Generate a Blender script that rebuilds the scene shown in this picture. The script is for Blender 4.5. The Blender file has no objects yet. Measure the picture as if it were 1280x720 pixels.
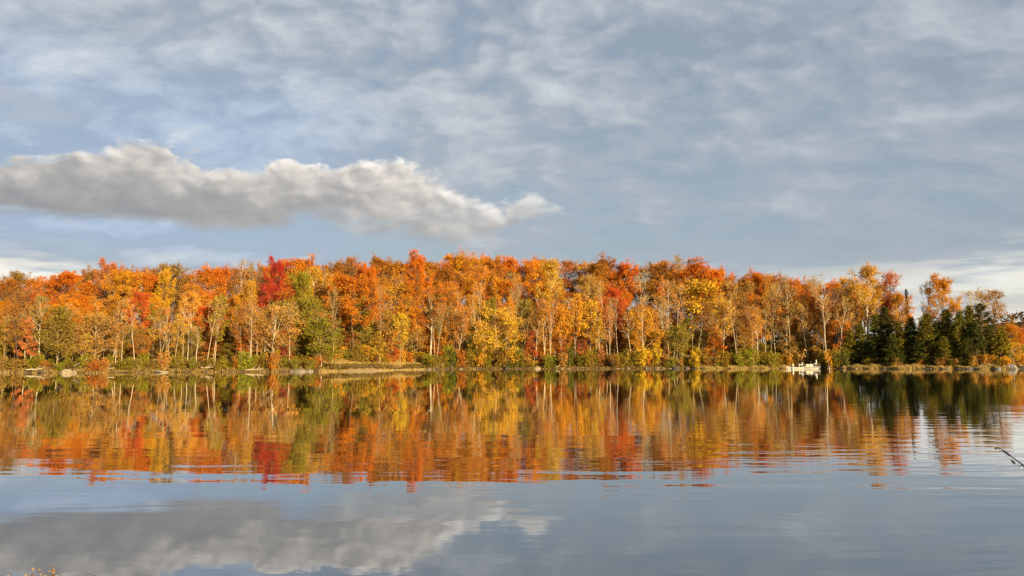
import bpy, math, random
import numpy as np
from mathutils import Vector

S = bpy.context.scene
COL = S.collection
R = math.radians

# ------------------------------------------------------------------ camera
CAM_H, FPX, HOR = 1.6, 985.0, 453.0
PITCH = math.atan((HOR - 360.0) / FPX)
cam = bpy.data.cameras.new('camera')
cam.sensor_width = 36.0
cam.angle = 2 * math.atan(640.0 / FPX)
cam.clip_start, cam.clip_end = 0.05, 6000
co = bpy.data.objects.new('camera', cam)
co.location = (0, 0, CAM_H)
co.rotation_euler = (math.pi / 2 + PITCH, 0, 0)
COL.objects.link(co)
S.camera = co

# ------------------------------------------------------------------ sun, exposure
SUN_EL, SUN_AZ = 13.0, 146.0          # azimuth from +Y towards +X: behind the viewer, to the right
S.view_settings.view_transform = 'Standard'
S.view_settings.look = 'None'
S.view_settings.exposure = 0.72
S.view_settings.gamma = 1.0
S.view_settings.use_curve_mapping = False
sl = bpy.data.lights.new('sun', 'SUN')
sl.energy, sl.angle, sl.color = 5.0, R(0.5), (1.0, 0.75, 0.40)
so = bpy.data.objects.new('sun', sl)
sd = Vector((math.sin(R(SUN_AZ)) * math.cos(R(SUN_EL)), math.cos(R(SUN_AZ)) * math.cos(R(SUN_EL)), math.sin(R(SUN_EL))))
so.rotation_euler = sd.to_track_quat('Z', 'Y').to_euler()
so.location = (30, -40, 60)
COL.objects.link(so)
cy = S.cycles
cy.max_bounces, cy.diffuse_bounces, cy.glossy_bounces, cy.transmission_bounces = 6, 2, 3, 3
cy.transparent_max_bounces = 4
cy.caustics_reflective = cy.caustics_refractive = False
cy.sample_clamp_indirect = 4.0
S.render.filter_size = 1.15


# ------------------------------------------------------------------ node helper
class NT:
    dims = '3D'

    def __init__(s, tree):
        s.t = tree
        s.n, s.l = tree.nodes, tree.links

    def node(s, kind, **kw):
        x = s.n.new(kind)
        for k, v in kw.items():
            setattr(x, k, v)
        return x

    def put(s, sock, v):
        if hasattr(v, 'is_output'):
            s.l.new(v, sock)
        elif v is not None:
            if hasattr(sock.default_value, '__len__') and not hasattr(v, '__len__'):
                v = (v,) * len(sock.default_value)
            if hasattr(sock.default_value, '__len__') and len(v) == 3 and len(sock.default_value) == 4:
                v = (*v, 1)
            sock.default_value = v

    def math(s, op, a, b=None, c=None, clamp=False):
        x = s.node('ShaderNodeMath', operation=op, use_clamp=clamp)
        s.put(x.inputs[0], a)
        if b is not None: s.put(x.inputs[1], b)
        if c is not None: s.put(x.inputs[2], c)
        return x.outputs[0]

    def vmath(s, op, a, b=None):
        x = s.node('ShaderNodeVectorMath', operation=op)
        s.put(x.inputs[0], a)
        if b is not None: s.put(x.inputs[1], b)
        return x.outputs[0]

    def step(s, v, lo, hi, a=0.0, b=1.0):
        x = s.node('ShaderNodeMapRange', interpolation_type='SMOOTHSTEP')
        s.put(x.inputs[0], v)
        for i, q in enumerate((lo, hi, a, b)):
            s.put(x.inputs[i + 1], q)
        return x.outputs[0]

    def lin(s, v, lo, hi, a=0.0, b=1.0, clamp=True):
        x = s.node('ShaderNodeMapRange', clamp=clamp)
        s.put(x.inputs[0], v)
        for i, q in enumerate((lo, hi, a, b)):
            s.put(x.inputs[i + 1], q)
        return x.outputs[0]

    def noise(s, vec, scale, detail=4.0, rough=0.5, dist=0.0, out=0):
        x = s.node('ShaderNodeTexNoise', noise_dimensions=s.dims)
        s.put(x.inputs['Vector'], vec)
        x.inputs['Scale'].default_value = scale
        x.inputs['Detail'].default_value = detail
        x.inputs['Roughness'].default_value = rough
        x.inputs['Distortion'].default_value = dist
        return x.outputs[out]

    def mix(s, f, a, b, blend='MIX'):
        x = s.node('ShaderNodeMix', data_type='RGBA', blend_type=blend)
        s.put(x.inputs[0], f)
        s.put(x.inputs[6], a)
        s.put(x.inputs[7], b)
        return x.outputs[2]

    def ramp(s, f, stops):
        x = s.node('ShaderNodeValToRGB')
        e = x.color_ramp.elements
        while len(e) < len(stops):
            e.new(0.5)
        for i, (p, c) in enumerate(stops):
            e[i].position = p
            e[i].color = (*c, 1)
        s.put(x.inputs[0], f)
        return x.outputs[0]

    def xyz(s, v):
        x = s.node('ShaderNodeSeparateXYZ')
        s.put(x.inputs[0], v)
        return x.outputs

    def comb(s, a, b, c):
        x = s.node('ShaderNodeCombineXYZ')
        for i, q in enumerate((a, b, c)):
            s.put(x.inputs[i], q)
        return x.outputs[0]

    def curve(s, v, pts):
        x = s.node('ShaderNodeFloatCurve')
        c = x.mapping.curves[0]
        while len(c.points) < len(pts):
            c.points.new(0.5, 0.5)
        for p, q in zip(c.points, pts):
            p.location = q
        x.mapping.update()
        x.inputs[0].default_value = 1.0
        s.put(x.inputs[1], v)
        return x.outputs[0]


# ------------------------------------------------------------------ world: sky with cloud deck and a bank of cumulus
def build_world():
    w = bpy.data.worlds.new('World')
    S.world = w
    w.use_nodes = True
    t = NT(w.node_tree)
    t.dims = '2D'
    w.cycles.sampling_method = 'MANUAL'
    w.cycles.sample_map_resolution = 512
    t.n.clear()
    out = t.node('ShaderNodeOutputWorld')
    sky = t.node('ShaderNodeTexSky', sky_type='NISHITA')
    sky.sun_disc = False
    sky.sun_elevation, sky.sun_rotation = R(SUN_EL), R(SUN_AZ)
    bg1 = t.node('ShaderNodeBackground')
    t.put(bg1.inputs[0], sky.outputs[0])
    bg1.inputs[1].default_value = 0.11
    d = t.node('ShaderNodeTexCoord').outputs['Generated']
    x, y, z = t.xyz(d)
    az = t.math('MULTIPLY', t.math('ARCTAN2', x, y), 180 / math.pi)
    el = t.math('MULTIPLY', t.math('ARCSINE', z), 180 / math.pi)
    zz = t.math('ADD', t.math('MAXIMUM', z, 0.0), 0.13)
    px, py = t.math('DIVIDE', x, zz), t.math('DIVIDE', y, zz)
    P = t.comb(t.math('MULTIPLY', px, 0.6), py, 0.0)
    warp = t.vmath('SCALE', t.noise(P, 0.9, 3, 0.5, out=1))
    warp.node.inputs['Scale'].default_value = 0.30
    P2 = t.vmath('ADD', P, warp)
    big = t.noise(P2, 0.9, 4, 0.5)
    G = t.comb(t.math('MULTIPLY', az, t.lin(el, 5, 24, 0.30, 0.52)), el, 7.7)
    G = t.vmath('ADD', G, t.vmath('MULTIPLY', t.vmath('SUBTRACT', t.noise(G, 0.30, 3, 0.5, out=1), (0.5, 0.5, 0.5)), (1.4, 1.2, 0)))
    fine = t.noise(G, 0.30, 7, 0.52)
    fineb = t.noise(t.vmath('ADD', G, (0.45, 0.85, 0)), 0.30, 5, 0.5)
    vm = t.noise(t.vmath('ADD', G, (11, 5, 2)), 0.85, 6, 0.52)
    n = t.math('ADD', t.math('MULTIPLY', big, 0.35), t.math('ADD', t.math('MULTIPLY', fine, t.lin(az, -5, 28, 0.55, 0.42)), t.math('MULTIPLY', vm, t.lin(az, -5, 25, 0.32, 0.24))))
    n = t.math('SUBTRACT', n, t.lin(az, -5, 28, 0.125, 0.03))
    n = t.math('ADD', n, t.math('MULTIPLY', t.math('SUBTRACT', fine, fineb), t.lin(az, -15, 22, 0.20, 0.10)))
    # tone of the deck: darker and bluer low and to the left, paler towards the top
    n = t.math('ADD', n, t.lin(el, 7, 26, -0.04, 0.03))
    grey = t.ramp(n, [(0.34, (0.315, 0.365, 0.435)), (0.45, (0.405, 0.455, 0.520)), (0.53, (0.49, 0.54, 0.595)),
                      (0.60, (0.545, 0.595, 0.645)), (0.74, (0.70, 0.735, 0.77))])
    blue = t.ramp(n, [(0.34, (0.300, 0.375, 0.525)), (0.45, (0.360, 0.465, 0.650)), (0.53, (0.430, 0.550, 0.735)),
                      (0.60, (0.500, 0.605, 0.750)), (0.74, (0.68, 0.74, 0.80))])
    bm = t.math('MULTIPLY', t.step(az, -2, -24), t.math('MULTIPLY', t.step(el, 4, 9), t.step(el, 23, 15)))
    bm = t.math('MULTIPLY', bm, t.lin(t.noise(P, 0.6, 2), 0.35, 0.6, 0.45, 1.0))
    deck = t.mix(bm, grey, blue)
    # pale warm light under the deck near the horizon, far left and right
    nb = t.noise(t.comb(t.math('MULTIPLY', az, 0.05), t.math('MULTIPLY', el, 0.42), 3.1), 1.5, 6, 0.55)
    e2 = t.math('ADD', el, t.lin(nb, 0.3, 0.7, -1.6, 1.6, clamp=False))
    topr = t.lin(az, 8, 33, 4.4, 7.6)
    mr = t.math('MULTIPLY', t.step(t.math('SUBTRACT', topr, e2), -0.5, 1.6), t.step(az, 7, 21))
    ml = t.math('MULTIPLY', t.step(t.math('SUBTRACT', 6.75, t.math('ADD', el, t.lin(nb, 0.3, 0.7, -0.8, 0.8))), -0.1, 0.9), t.step(az, -26.0, -29.0))
    lowm = t.math('MAXIMUM', t.math('MULTIPLY', t.math('MULTIPLY', mr, 0.8), t.lin(nb, 0.36, 0.56, 0.55, 1.0)), ml)
    far = t.step(az, -38, -48)
    lowm = t.math('MULTIPLY', lowm, t.math('SUBTRACT', 1.0, t.math('MULTIPLY', far, 0.6)))
    cream = t.ramp(nb, [(0.30, (0.70, 0.70, 0.68)), (0.48, (0.92, 0.86, 0.74)), (0.62, (1.0, 0.97, 0.88))])
    deck = t.mix(lowm, deck, cream)
    # cumulus bank
    u = t.lin(az, -50, 10)
    pts_top = [(-50, 11.5), (-42, 12.6), (-36, 12.6), (-33, 12.8), (-31, 13.4), (-28.5, 14.0), (-25.8, 14.7), (-23, 14.7), (-21, 14.3), (-18.5, 14.1), (-16.2, 14.9),
               (-13.8, 15.0), (-11.5, 14.7), (-8.7, 15.1), (-6.3, 14.5), (-4.4, 13.6), (-2.6, 12.4), (-1, 12.3), (1, 13.2), (3, 12.4), (5, 12.2), (6.2, 11.6), (10, 9)]
    pts_bot = [(-50, 9.0), (-33, 8.9), (-26, 8.8), (-18, 8.8), (-15, 9.0), (-12, 8.6), (-9.5, 8.0), (-6, 7.7), (-2, 7.8), (0.0, 8.9), (3, 10.2), (5, 10.6), (6.2, 10.8), (10, 12)]
    top = t.lin(t.curve(u, [((a + 50) / 60, (e - 8) / 8) for a, e in pts_top]), 0, 1, 8, 16, clamp=False)
    bot = t.lin(t.curve(u, [((a + 50) / 60, (e - 8) / 8) for a, e in pts_bot]), 0, 1, 8, 16, clamp=False)
    A = t.comb(t.math('ADD', t.math('MULTIPLY', az, 0.58), 31.0), t.math('ADD', el, 4.0), 0.0)
    A2 = t.vmath('ADD', A, t.vmath('MULTIPLY', t.vmath('SUBTRACT', t.noise(A, 0.5, 4, out=1), (0.5, 0.5, 0.5)), (1.3, 0.9, 0)))

    def puffs(vec):
        v = t.node('ShaderNodeTexVoronoi', feature='SMOOTH_F1', voronoi_dimensions='2D')
        t.put(v.inputs['Vector'], vec)
        v.inputs['Scale'].default_value = 0.52
        v.inputs['Detail'].default_value = 2.0
        v.inputs['Roughness'].default_value = 0.45
        v.inputs['Lacunarity'].default_value = 2.3
        v.inputs['Smoothness'].default_value = 0.9
        return t.math('SUBTRACT', 0.62, v.outputs['Distance'])
    c1 = t.noise(A2, 0.42, 5, 0.5)
    pf = puffs(A2)
    pf2 = puffs(t.vmath('ADD', A2, (0.28, 0.40, 0)))
    c2 = t.noise(A2, 2.0, 6, 0.6)
    puff = t.math('ADD', t.math('MULTIPLY', pf, -1.5), t.math('ADD', t.lin(c1, 0.3, 0.7, -0.15, 0.95, clamp=False), t.lin(c2, 0.3, 0.7, -0.22, 0.22, clamp=False)))
    et = t.math('SUBTRACT', t.math('SUBTRACT', top, el), puff)
    eb = t.math('ADD', t.math('SUBTRACT', el, bot), t.math('MULTIPLY', t.lin(c1, 0.3, 0.7, -0.8, 0.8, clamp=False), t.lin(az, -30, -5, 0.35, 1.0)))
    softt = t.lin(az, -12, 6, 0.8, 1.4)
    mt = t.step(et, 0.0, softt)
    mb = t.step(eb, -0.1, t.lin(az, -24, -10, 0.8, 2.0))
    # a gap opens in the lower bank on its right-hand side
    gap = t.math('MULTIPLY', t.math('MULTIPLY', t.step(az, -15, -11), t.step(az, 1.5, -2.5)), t.math('SUBTRACT', 1.0, t.step(t.math('ABSOLUTE', t.math('SUBTRACT', t.math('ADD', el, t.lin(c1, 0.3, 0.7, -0.7, 0.7, clamp=False)), t.lin(az, -14, 0, 10.1, 10.9))), 0.05, 0.7)))
    cm = t.math('MULTIPLY', t.math('MULTIPLY', mt, mb), t.lin(az, -6, 6.4, 1.0, 0.75))
    cm = t.math('MULTIPLY', cm, t.math('SUBTRACT', 1.0, t.math('MULTIPLY', gap, 0.14)))
    hgt = t.math('DIVIDE', t.math('SUBTRACT', el, bot), t.math('SUBTRACT', top, bot))
    relief = t.math('MULTIPLY', t.math('SUBTRACT', pf, pf2), t.lin(hgt, 0.05, 0.9, 0.15, 0.75))
    rim = t.step(et, 1.9, 0.1)
    lv = t.math('ADD', t.math('MULTIPLY', t.step(hgt, 0.02, 0.95), 0.40), t.math('ADD', relief, t.math('MULTIPLY', rim, 0.26)))
    lv = t.math('ADD', lv, t.lin(az, -34, 2, -0.02, 0.32))
    lv = t.math('ADD', lv, t.lin(c1, 0.3, 0.7, -0.10, 0.10, clamp=False))
    cum = t.ramp(lv, [(0.0, (0.335, 0.340, 0.355)), (0.28, (0.430, 0.425, 0.420)), (0.55, (0.63, 0.595, 0.56)), (0.80, (0.86, 0.805, 0.735)), (1.0, (1.02, 0.97, 0.90))])
    deck = t.mix(cm, deck, cum)
    # faint second bank, thin and warm, high at the left
    e3 = t.math('ADD', el, t.lin(c1, 0.3, 0.7, -0.6, 0.6, clamp=False))
    m3 = t.math('MULTIPLY', t.math('MULTIPLY', t.step(e3, 14.6, 15.6), t.step(e3, 17.0, 16.0)), t.step(az, -27, -32))
    deck = t.mix(t.math('MULTIPLY', m3, 0.5), deck, (0.52, 0.53, 0.55))
    bg2 = t.node('ShaderNodeBackground')
    t.put(bg2.inputs[0], deck)
    bg2.inputs[1].default_value = 0.60
    mx = t.node('ShaderNodeMixShader')
    cover = t.math('MAXIMUM', t.math('MAXIMUM', cm, lowm), t.lin(n, 0.36, 0.46, 0.80, 0.97))
    t.put(mx.inputs[0], cover)
    t.l.new(bg1.outputs[0], mx.inputs[1])
    t.l.new(bg2.outputs[0], mx.inputs[2])
    t.l.new(mx.outputs[0], out.inputs[0])


build_world()

# ------------------------------------------------------------------ materials


def new_mat(name):
    m = bpy.data.materials.new(name)
    m.use_nodes = True
    t = NT(m.node_tree)
    bs = t.n['Principled BSDF']
    return m, t, bs


def leaf_mat(name, transl=0.28, hue=0.026, val=0.34, clump=0.22):
    m, t, bs = new_mat(name)
    col = t.node('ShaderNodeObjectInfo').outputs['Color']
    rnd = t.node('ShaderNodeNewGeometry').outputs['Random Per Island']
    obc = t.node('ShaderNodeTexCoord').outputs['Object']
    cl = t.noise(obc, clump, 3, 0.55)
    hs = t.node('ShaderNodeHueSaturation')
    t.put(hs.inputs['Hue'], t.math('ADD', t.lin(rnd, 0, 1, 0.5 - hue * .5, 0.5 + hue * .5), t.lin(cl, 0.3, 0.7, -hue * .6, hue * .6)))
    t.put(hs.inputs['Value'], t.math('MULTIPLY', t.lin(t.math('FRACT', t.math('MULTIPLY', rnd, 37.13)), 0, 1, 1 - val, 1 + val), t.lin(cl, 0.3, 0.7, 0.85, 1.12)))
    t.put(hs.inputs['Color'], col)
    t.n.remove(bs)
    df, tr, mx = t.node('ShaderNodeBsdfDiffuse'), t.node('ShaderNodeBsdfTranslucent'), t.node('ShaderNodeMixShader')
    t.put(df.inputs[0], hs.outputs[0])
    t.put(tr.inputs[0], hs.outputs[0])
    mx.inputs[0].default_value = transl
    t.l.new(df.outputs[0], mx.inputs[1])
    t.l.new(tr.outputs[0], mx.inputs[2])
    t.l.new(mx.outputs[0], t.n['Material Output'].inputs[0])
    return m


def bark_mat(name, marks):
    m, t, bs = new_mat(name)
    col = t.node('ShaderNodeObjectInfo').outputs['Color']
    obc = t.node('ShaderNodeTexCoord').outputs['Object']
    st = t.vmath('MULTIPLY', obc, (1, 1, 2.2) if marks else (3, 3, 0.5))
    nz = t.noise(st, 1.6, 4, 0.65)
    dark = t.mix(1.0, col, (0.30, 0.26, 0.22), 'MULTIPLY')
    c = t.mix(t.step(nz, 0.56, 0.68) if marks else t.lin(nz, 0.35, 0.65, 0.0, 0.7), col, dark)
    t.put(bs.inputs['Base Color'], c)
    bs.inputs['Roughness'].default_value = 0.9
    bs.inputs['Specular IOR Level'].default_value = 0.1
    return m


def plain(name, col, rough=0.6, spec=0.3, metal=0.0, nscale=3.0, amount=0.25, bump=0.0):
    m, t, bs = new_mat(name)
    obc = t.node('ShaderNodeTexCoord').outputs['Object']
    nz = t.noise(obc, nscale, 5, 0.6)
    t.put(bs.inputs['Base Color'], t.mix(t.lin(nz, 0.3, 0.7, 0, 1), tuple(c * (1 - amount) for c in col), tuple(min(1, c * (1 + amount)) for c in col)))
    bs.inputs['Roughness'].default_value = rough
    bs.inputs['Specular IOR Level'].default_value = spec
    bs.inputs['Metallic'].default_value = metal
    if bump:
        b = t.node('ShaderNodeBump')
        b.inputs['Strength'].default_value = bump
        t.put(b.inputs['Height'], nz)
        t.l.new(b.outputs[0], bs.inputs['Normal'])
    return m


def rock_mat():
    m, t, bs = new_mat('weathered_stone')
    col = t.node('ShaderNodeObjectInfo').outputs['Color']
    obc = t.node('ShaderNodeTexCoord').outputs['Object']
    nz = t.noise(obc, 3.0, 6, 0.65)
    dark = t.mix(1.0, col, (0.4, 0.38, 0.36), 'MULTIPLY')
    t.put(bs.inputs['Base Color'], t.mix(t.lin(nz, 0.4, 0.68), col, dark))
    bs.inputs['Roughness'].default_value = 0.85
    b = t.node('ShaderNodeBump')
    b.inputs['Strength'].default_value = 0.5
    t.put(b.inputs['Height'], nz)
    t.l.new(b.outputs[0], bs.inputs['Normal'])
    return m


def ground_mat():
    m, t, bs = new_mat('forest_floor')
    obc = t.node('ShaderNodeTexCoord').outputs['Object']
    at = t.node('ShaderNodeAttribute', attribute_name='cover')
    r, g, b = t.xyz(at.outputs['Vector'])
    n1 = t.noise(obc, 0.35, 6, 0.65)
    n2 = t.noise(obc, 2.5, 5, 0.6)
    litter = t.ramp(n1, [(0.32, (0.055, 0.035, 0.018)), (0.5, (0.13, 0.075, 0.03)), (0.68, (0.20, 0.11, 0.035))])
    litter = t.mix(t.lin(n2, 0.35, 0.7, 0, 0.5), litter, (0.09, 0.08, 0.03))
    mead = t.ramp(n2, [(0.3, (0.30, 0.20, 0.07)), (0.7, (0.50, 0.35, 0.13))])
    sand = t.ramp(n2, [(0.3, (0.34, 0.26, 0.17)), (0.7, (0.52, 0.42, 0.28))])
    c = t.mix(r, litter, mead)
    c = t.mix(g, c, sand)
    t.put(bs.inputs['Base Color'], c)
    bs.inputs['Roughness'].default_value = 0.95
    bs.inputs['Specular IOR Level'].default_value = 0.1
    return m


def water_mat():
    m, t, bs = new_mat('lake_water')
    geo = t.node('ShaderNodeNewGeometry').outputs['Position']
    x, y, z = t.xyz(geo)
    # gentle long-crested ripples, livelier towards the right-hand side and in patches
    wob = t.vmath('MULTIPLY', t.vmath('SUBTRACT', t.noise(geo, 0.12, 2, out=1), (0.5, 0.5, 0.5)), (3.0, 1.2, 0))
    q = t.vmath('ADD', geo, wob)
    w1 = t.noise(t.vmath('MULTIPLY', q, (0.22, 1.0, 1)), 1.15, 2, 0.45)
    w2 = t.noise(t.vmath('MULTIPLY', q, (0.35, 1.0, 1)), 3.4, 2, 0.5)
    w3 = t.noise(t.vmath('MULTIPLY', geo, (0.10, 0.45, 1)), 0.8, 2, 0.5)
    ang = t.math('DIVIDE', x, t.math('ADD', t.math('MAXIMUM', y, 0.0), 3.0))
    patch = t.noise(t.vmath('MULTIPLY', geo, (0.05, 0.11, 1)), 1.0, 3, 0.5)
    amp = t.math('ADD', t.lin(ang, -0.1, 0.55, 0.30, 1.6), t.lin(patch, 0.42, 0.66, -0.12, 0.75))
    ring = t.math('MULTIPLY', t.step(y, 7.5, 10.5), t.step(y, 24, 14))
    amp = t.math('ADD', amp, t.math('MULTIPLY', ring, 0.7))
    amp = t.math('MULTIPLY', amp, t.lin(y, 14, 60, 1.0, 0.30))
    h = t.math('ADD', t.math('MULTIPLY', w1, 0.0055), t.math('MULTIPLY', w2, 0.0011))
    w4 = t.noise(t.vmath('MULTIPLY', q, (0.5, 1.0, 1)), 8.5, 2, 0.5)
    ruffle = t.math('MULTIPLY', t.lin(t.noise(t.vmath('MULTIPLY', geo, (0.09, 0.3, 1)), 1.0, 3, 0.5), 0.48, 0.62), t.math('MULTIPLY', w4, 0.0005))
    h = t.math('ADD', t.math('ADD', t.math('MULTIPLY', h, t.math('MAXIMUM', amp, 0.08)), t.math('MULTIPLY', w3, t.lin(y, 14, 60, 0.0035, 0.0012))), ruffle)
    bp = t.node('ShaderNodeBump')
    bp.inputs['Strength'].default_value = 1.0
    bp.inputs['Distance'].default_value = 1.0
    t.put(bp.inputs['Height'], h)
    t.n.remove(bs)
    fr = t.node('ShaderNodeFresnel')
    fr.inputs['IOR'].default_value = 1.40
    t.l.new(bp.outputs[0], fr.inputs['Normal'])
    gl, df, mx = t.node('ShaderNodeBsdfGlossy'), t.node('ShaderNodeBsdfDiffuse'), t.node('ShaderNodeMixShader')
    gl.inputs['Color'].default_value = (1, 1, 1, 1)
    gl.inputs['Roughness'].default_value = 0.0
    df.inputs['Color'].default_value = (0.022, 0.026, 0.026, 1)
    t.l.new(bp.outputs[0], gl.inputs['Normal'])
    t.put(mx.inputs[0], t.math('MINIMUM', t.math('MULTIPLY_ADD', fr.outputs[0], 1.15, 0.17), 0.97))
    t.l.new(df.outputs[0], mx.inputs[1])
    t.l.new(gl.outputs[0], mx.inputs[2])
    t.l.new(mx.outputs[0], t.n['Material Output'].inputs[0])
    return m


M = dict(
    leaf=leaf_mat('broad_leaf'),
    needle=leaf_mat('conifer_needle', 0.10, 0.05, 0.5, 0.4),
    cover=None,
    birch=bark_mat('pale_bark', True),
    bark=bark_mat('brown_bark', False),
    rock=rock_mat(),
    ground=ground_mat(),
    water=water_mat(),
)

# ------------------------------------------------------------------ geometry helpers
CP, SP = math.cos(PITCH), math.sin(PITCH)


def slope_at(py):
    v = (360.0 - py) / FPX
    return (SP + v * CP) / (CP - v * SP)


def x_at(px, Y, py=440.0):
    v = (360.0 - py) / FPX
    return (px - 640.0) / FPX * Y / (CP - v * SP)


def z_at(py, Y):
    return CAM_H + slope_at(py) * Y


def at(px, py, Y):
    return Vector((x_at(px, Y, py), Y, z_at(py, Y)))


def px_size(n, Y):
    return n * Y / FPX


# shoreline: px, py of the waterline -> distance
SH = [(-260, 466.5), (-120, 466.3), (0, 466.0), (90, 466.3), (200, 465.6), (350, 464.9), (430, 464.3), (500, 462.6), (560, 461.6),
      (640, 461.2), (800, 460.9), (960, 460.8), (1010, 460.55), (1050, 461.0), (1160, 461.4), (1240, 461.8), (1262, 461.9), (1290, 461.0), (1330, 459.2), (1480, 458.2)]
_sy = [-CAM_H / slope_at(p) for _, p in SH]
_sx = [x_at(a, Y, p) for (a, p), Y in zip(SH, _sy)]


def shore(x):
    return np.interp(x, _sx, _sy) + 1.2 * np.sin(np.asarray(x) * 0.31) * .6 + .5 * np.sin(np.asarray(x) * 0.83 + 1) + .3 * np.sin(np.asarray(x) * 2.1)


def sstep(v, a, b):
    q = np.clip((np.asarray(v, float) - a) / (b - a), 0, 1)
    return q * q * (3 - 2 * q)


def clearing(x, y):
    """how much of the open grass clearing there is at a place (between the cedar and the red saplings)"""
    p = 640 + np.asarray(x) / np.maximum(np.asarray(y), 1) * FPX * 0.9995
    return sstep(p, 392, 420) * (1 - sstep(p, 515, 545))


def terrain(x, y):
    x, y = np.asarray(x, float), np.asarray(y, float)
    d = y - shore(x)
    cl = clearing(x, y)
    bank = 0.45 * (1 - np.exp(-np.maximum(d, 0) / 0.9)) + 0.085 * np.clip(d, 0, 15)
    bank2 = 0.25 * (1 - np.exp(-np.maximum(d, 0) / 1.5)) + 0.95 * sstep(d, 3.0, 6.5) + 0.045 * np.clip(d - 6, 0, 14)
    bank = bank * (1 - cl) + bank2 * cl
    s = 0.11 + 0.15 * sstep(x, -85, 5) - 0.22 * sstep(x, 40, 95)
    hill = s * np.clip(d - 14, 0, 75) + 0.03 * np.clip(d - 89, 0, 150)
    far = 34 * np.exp(-((x - 520) / 190) ** 2 - ((y - 720) / 120) ** 2)
    lake = np.where(d < 0, np.maximum(-1.6, 0.16 * d), 0)
    rough = 0.10 * np.sin(x * 1.3 + y * .7) * np.sin(y * 1.1 - x * .4) * sstep(d, 1.0, 6)
    z = np.where(d > 0, bank + hill + far + rough, lake)
    e = 4.6 + 0.25 * np.sin(x * 0.9) + 0.12 * np.sin(x * 2.7)
    near = np.where(y < e, 0.30 * (1 - np.exp(-(e - y) / 1.2)) + 0.02 * np.clip(e - y, 0, 60), -0.35 * (y - e))
    return np.where(y < 45, np.maximum(near, -1.6), z)


def tz(x, y):
    return float(terrain(x, y))


def mesh_np(name, V, Q, mats, idx=None, smooth=False):
    """V n x 3, Q m x 4 quads or a list of faces"""
    me = bpy.data.meshes.new(name)
    V = np.asarray(V, np.float32)
    Q = np.asarray(Q, np.int32)
    me.vertices.add(len(V))
    me.vertices.foreach_set('co', V.ravel())
    k = Q.shape[1]
    me.loops.add(Q.size)
    me.loops.foreach_set('vertex_index', Q.ravel())
    me.polygons.add(len(Q))
    me.polygons.foreach_set('loop_start', np.arange(0, Q.size, k, dtype=np.int32))
    me.polygons.foreach_set('use_smooth', np.full(len(Q), smooth))
    for m in mats:
        me.materials.append(m)
    if idx is not None:
        me.polygons.foreach_set('material_index', np.asarray(idx, np.int32))
    me.update(calc_edges=True)
    me.validate()
    return me


def link(name, me, parent=None, color=None):
    o = bpy.data.objects.new(name, me)
    COL.objects.link(o)
    if parent is not None:
        o.parent = parent
    if color is not None:
        o.color = (*color, 1)
    return o


def empty(name, loc, rz=0.0, scale=None):
    o = bpy.data.objects.new(name, None)
    o.empty_display_size = 0.3
    o.location = loc
    o.rotation_euler = (0, 0, rz)
    if scale is not None:
        o.scale = scale
    COL.objects.link(o)
    return o


def tag(o, label=None, cat=None, group=None, kind=None):
    if label: o['label'] = label
    if cat: o['category'] = cat
    if group: o['group'] = group
    if kind: o['kind'] = kind
    return o


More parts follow.
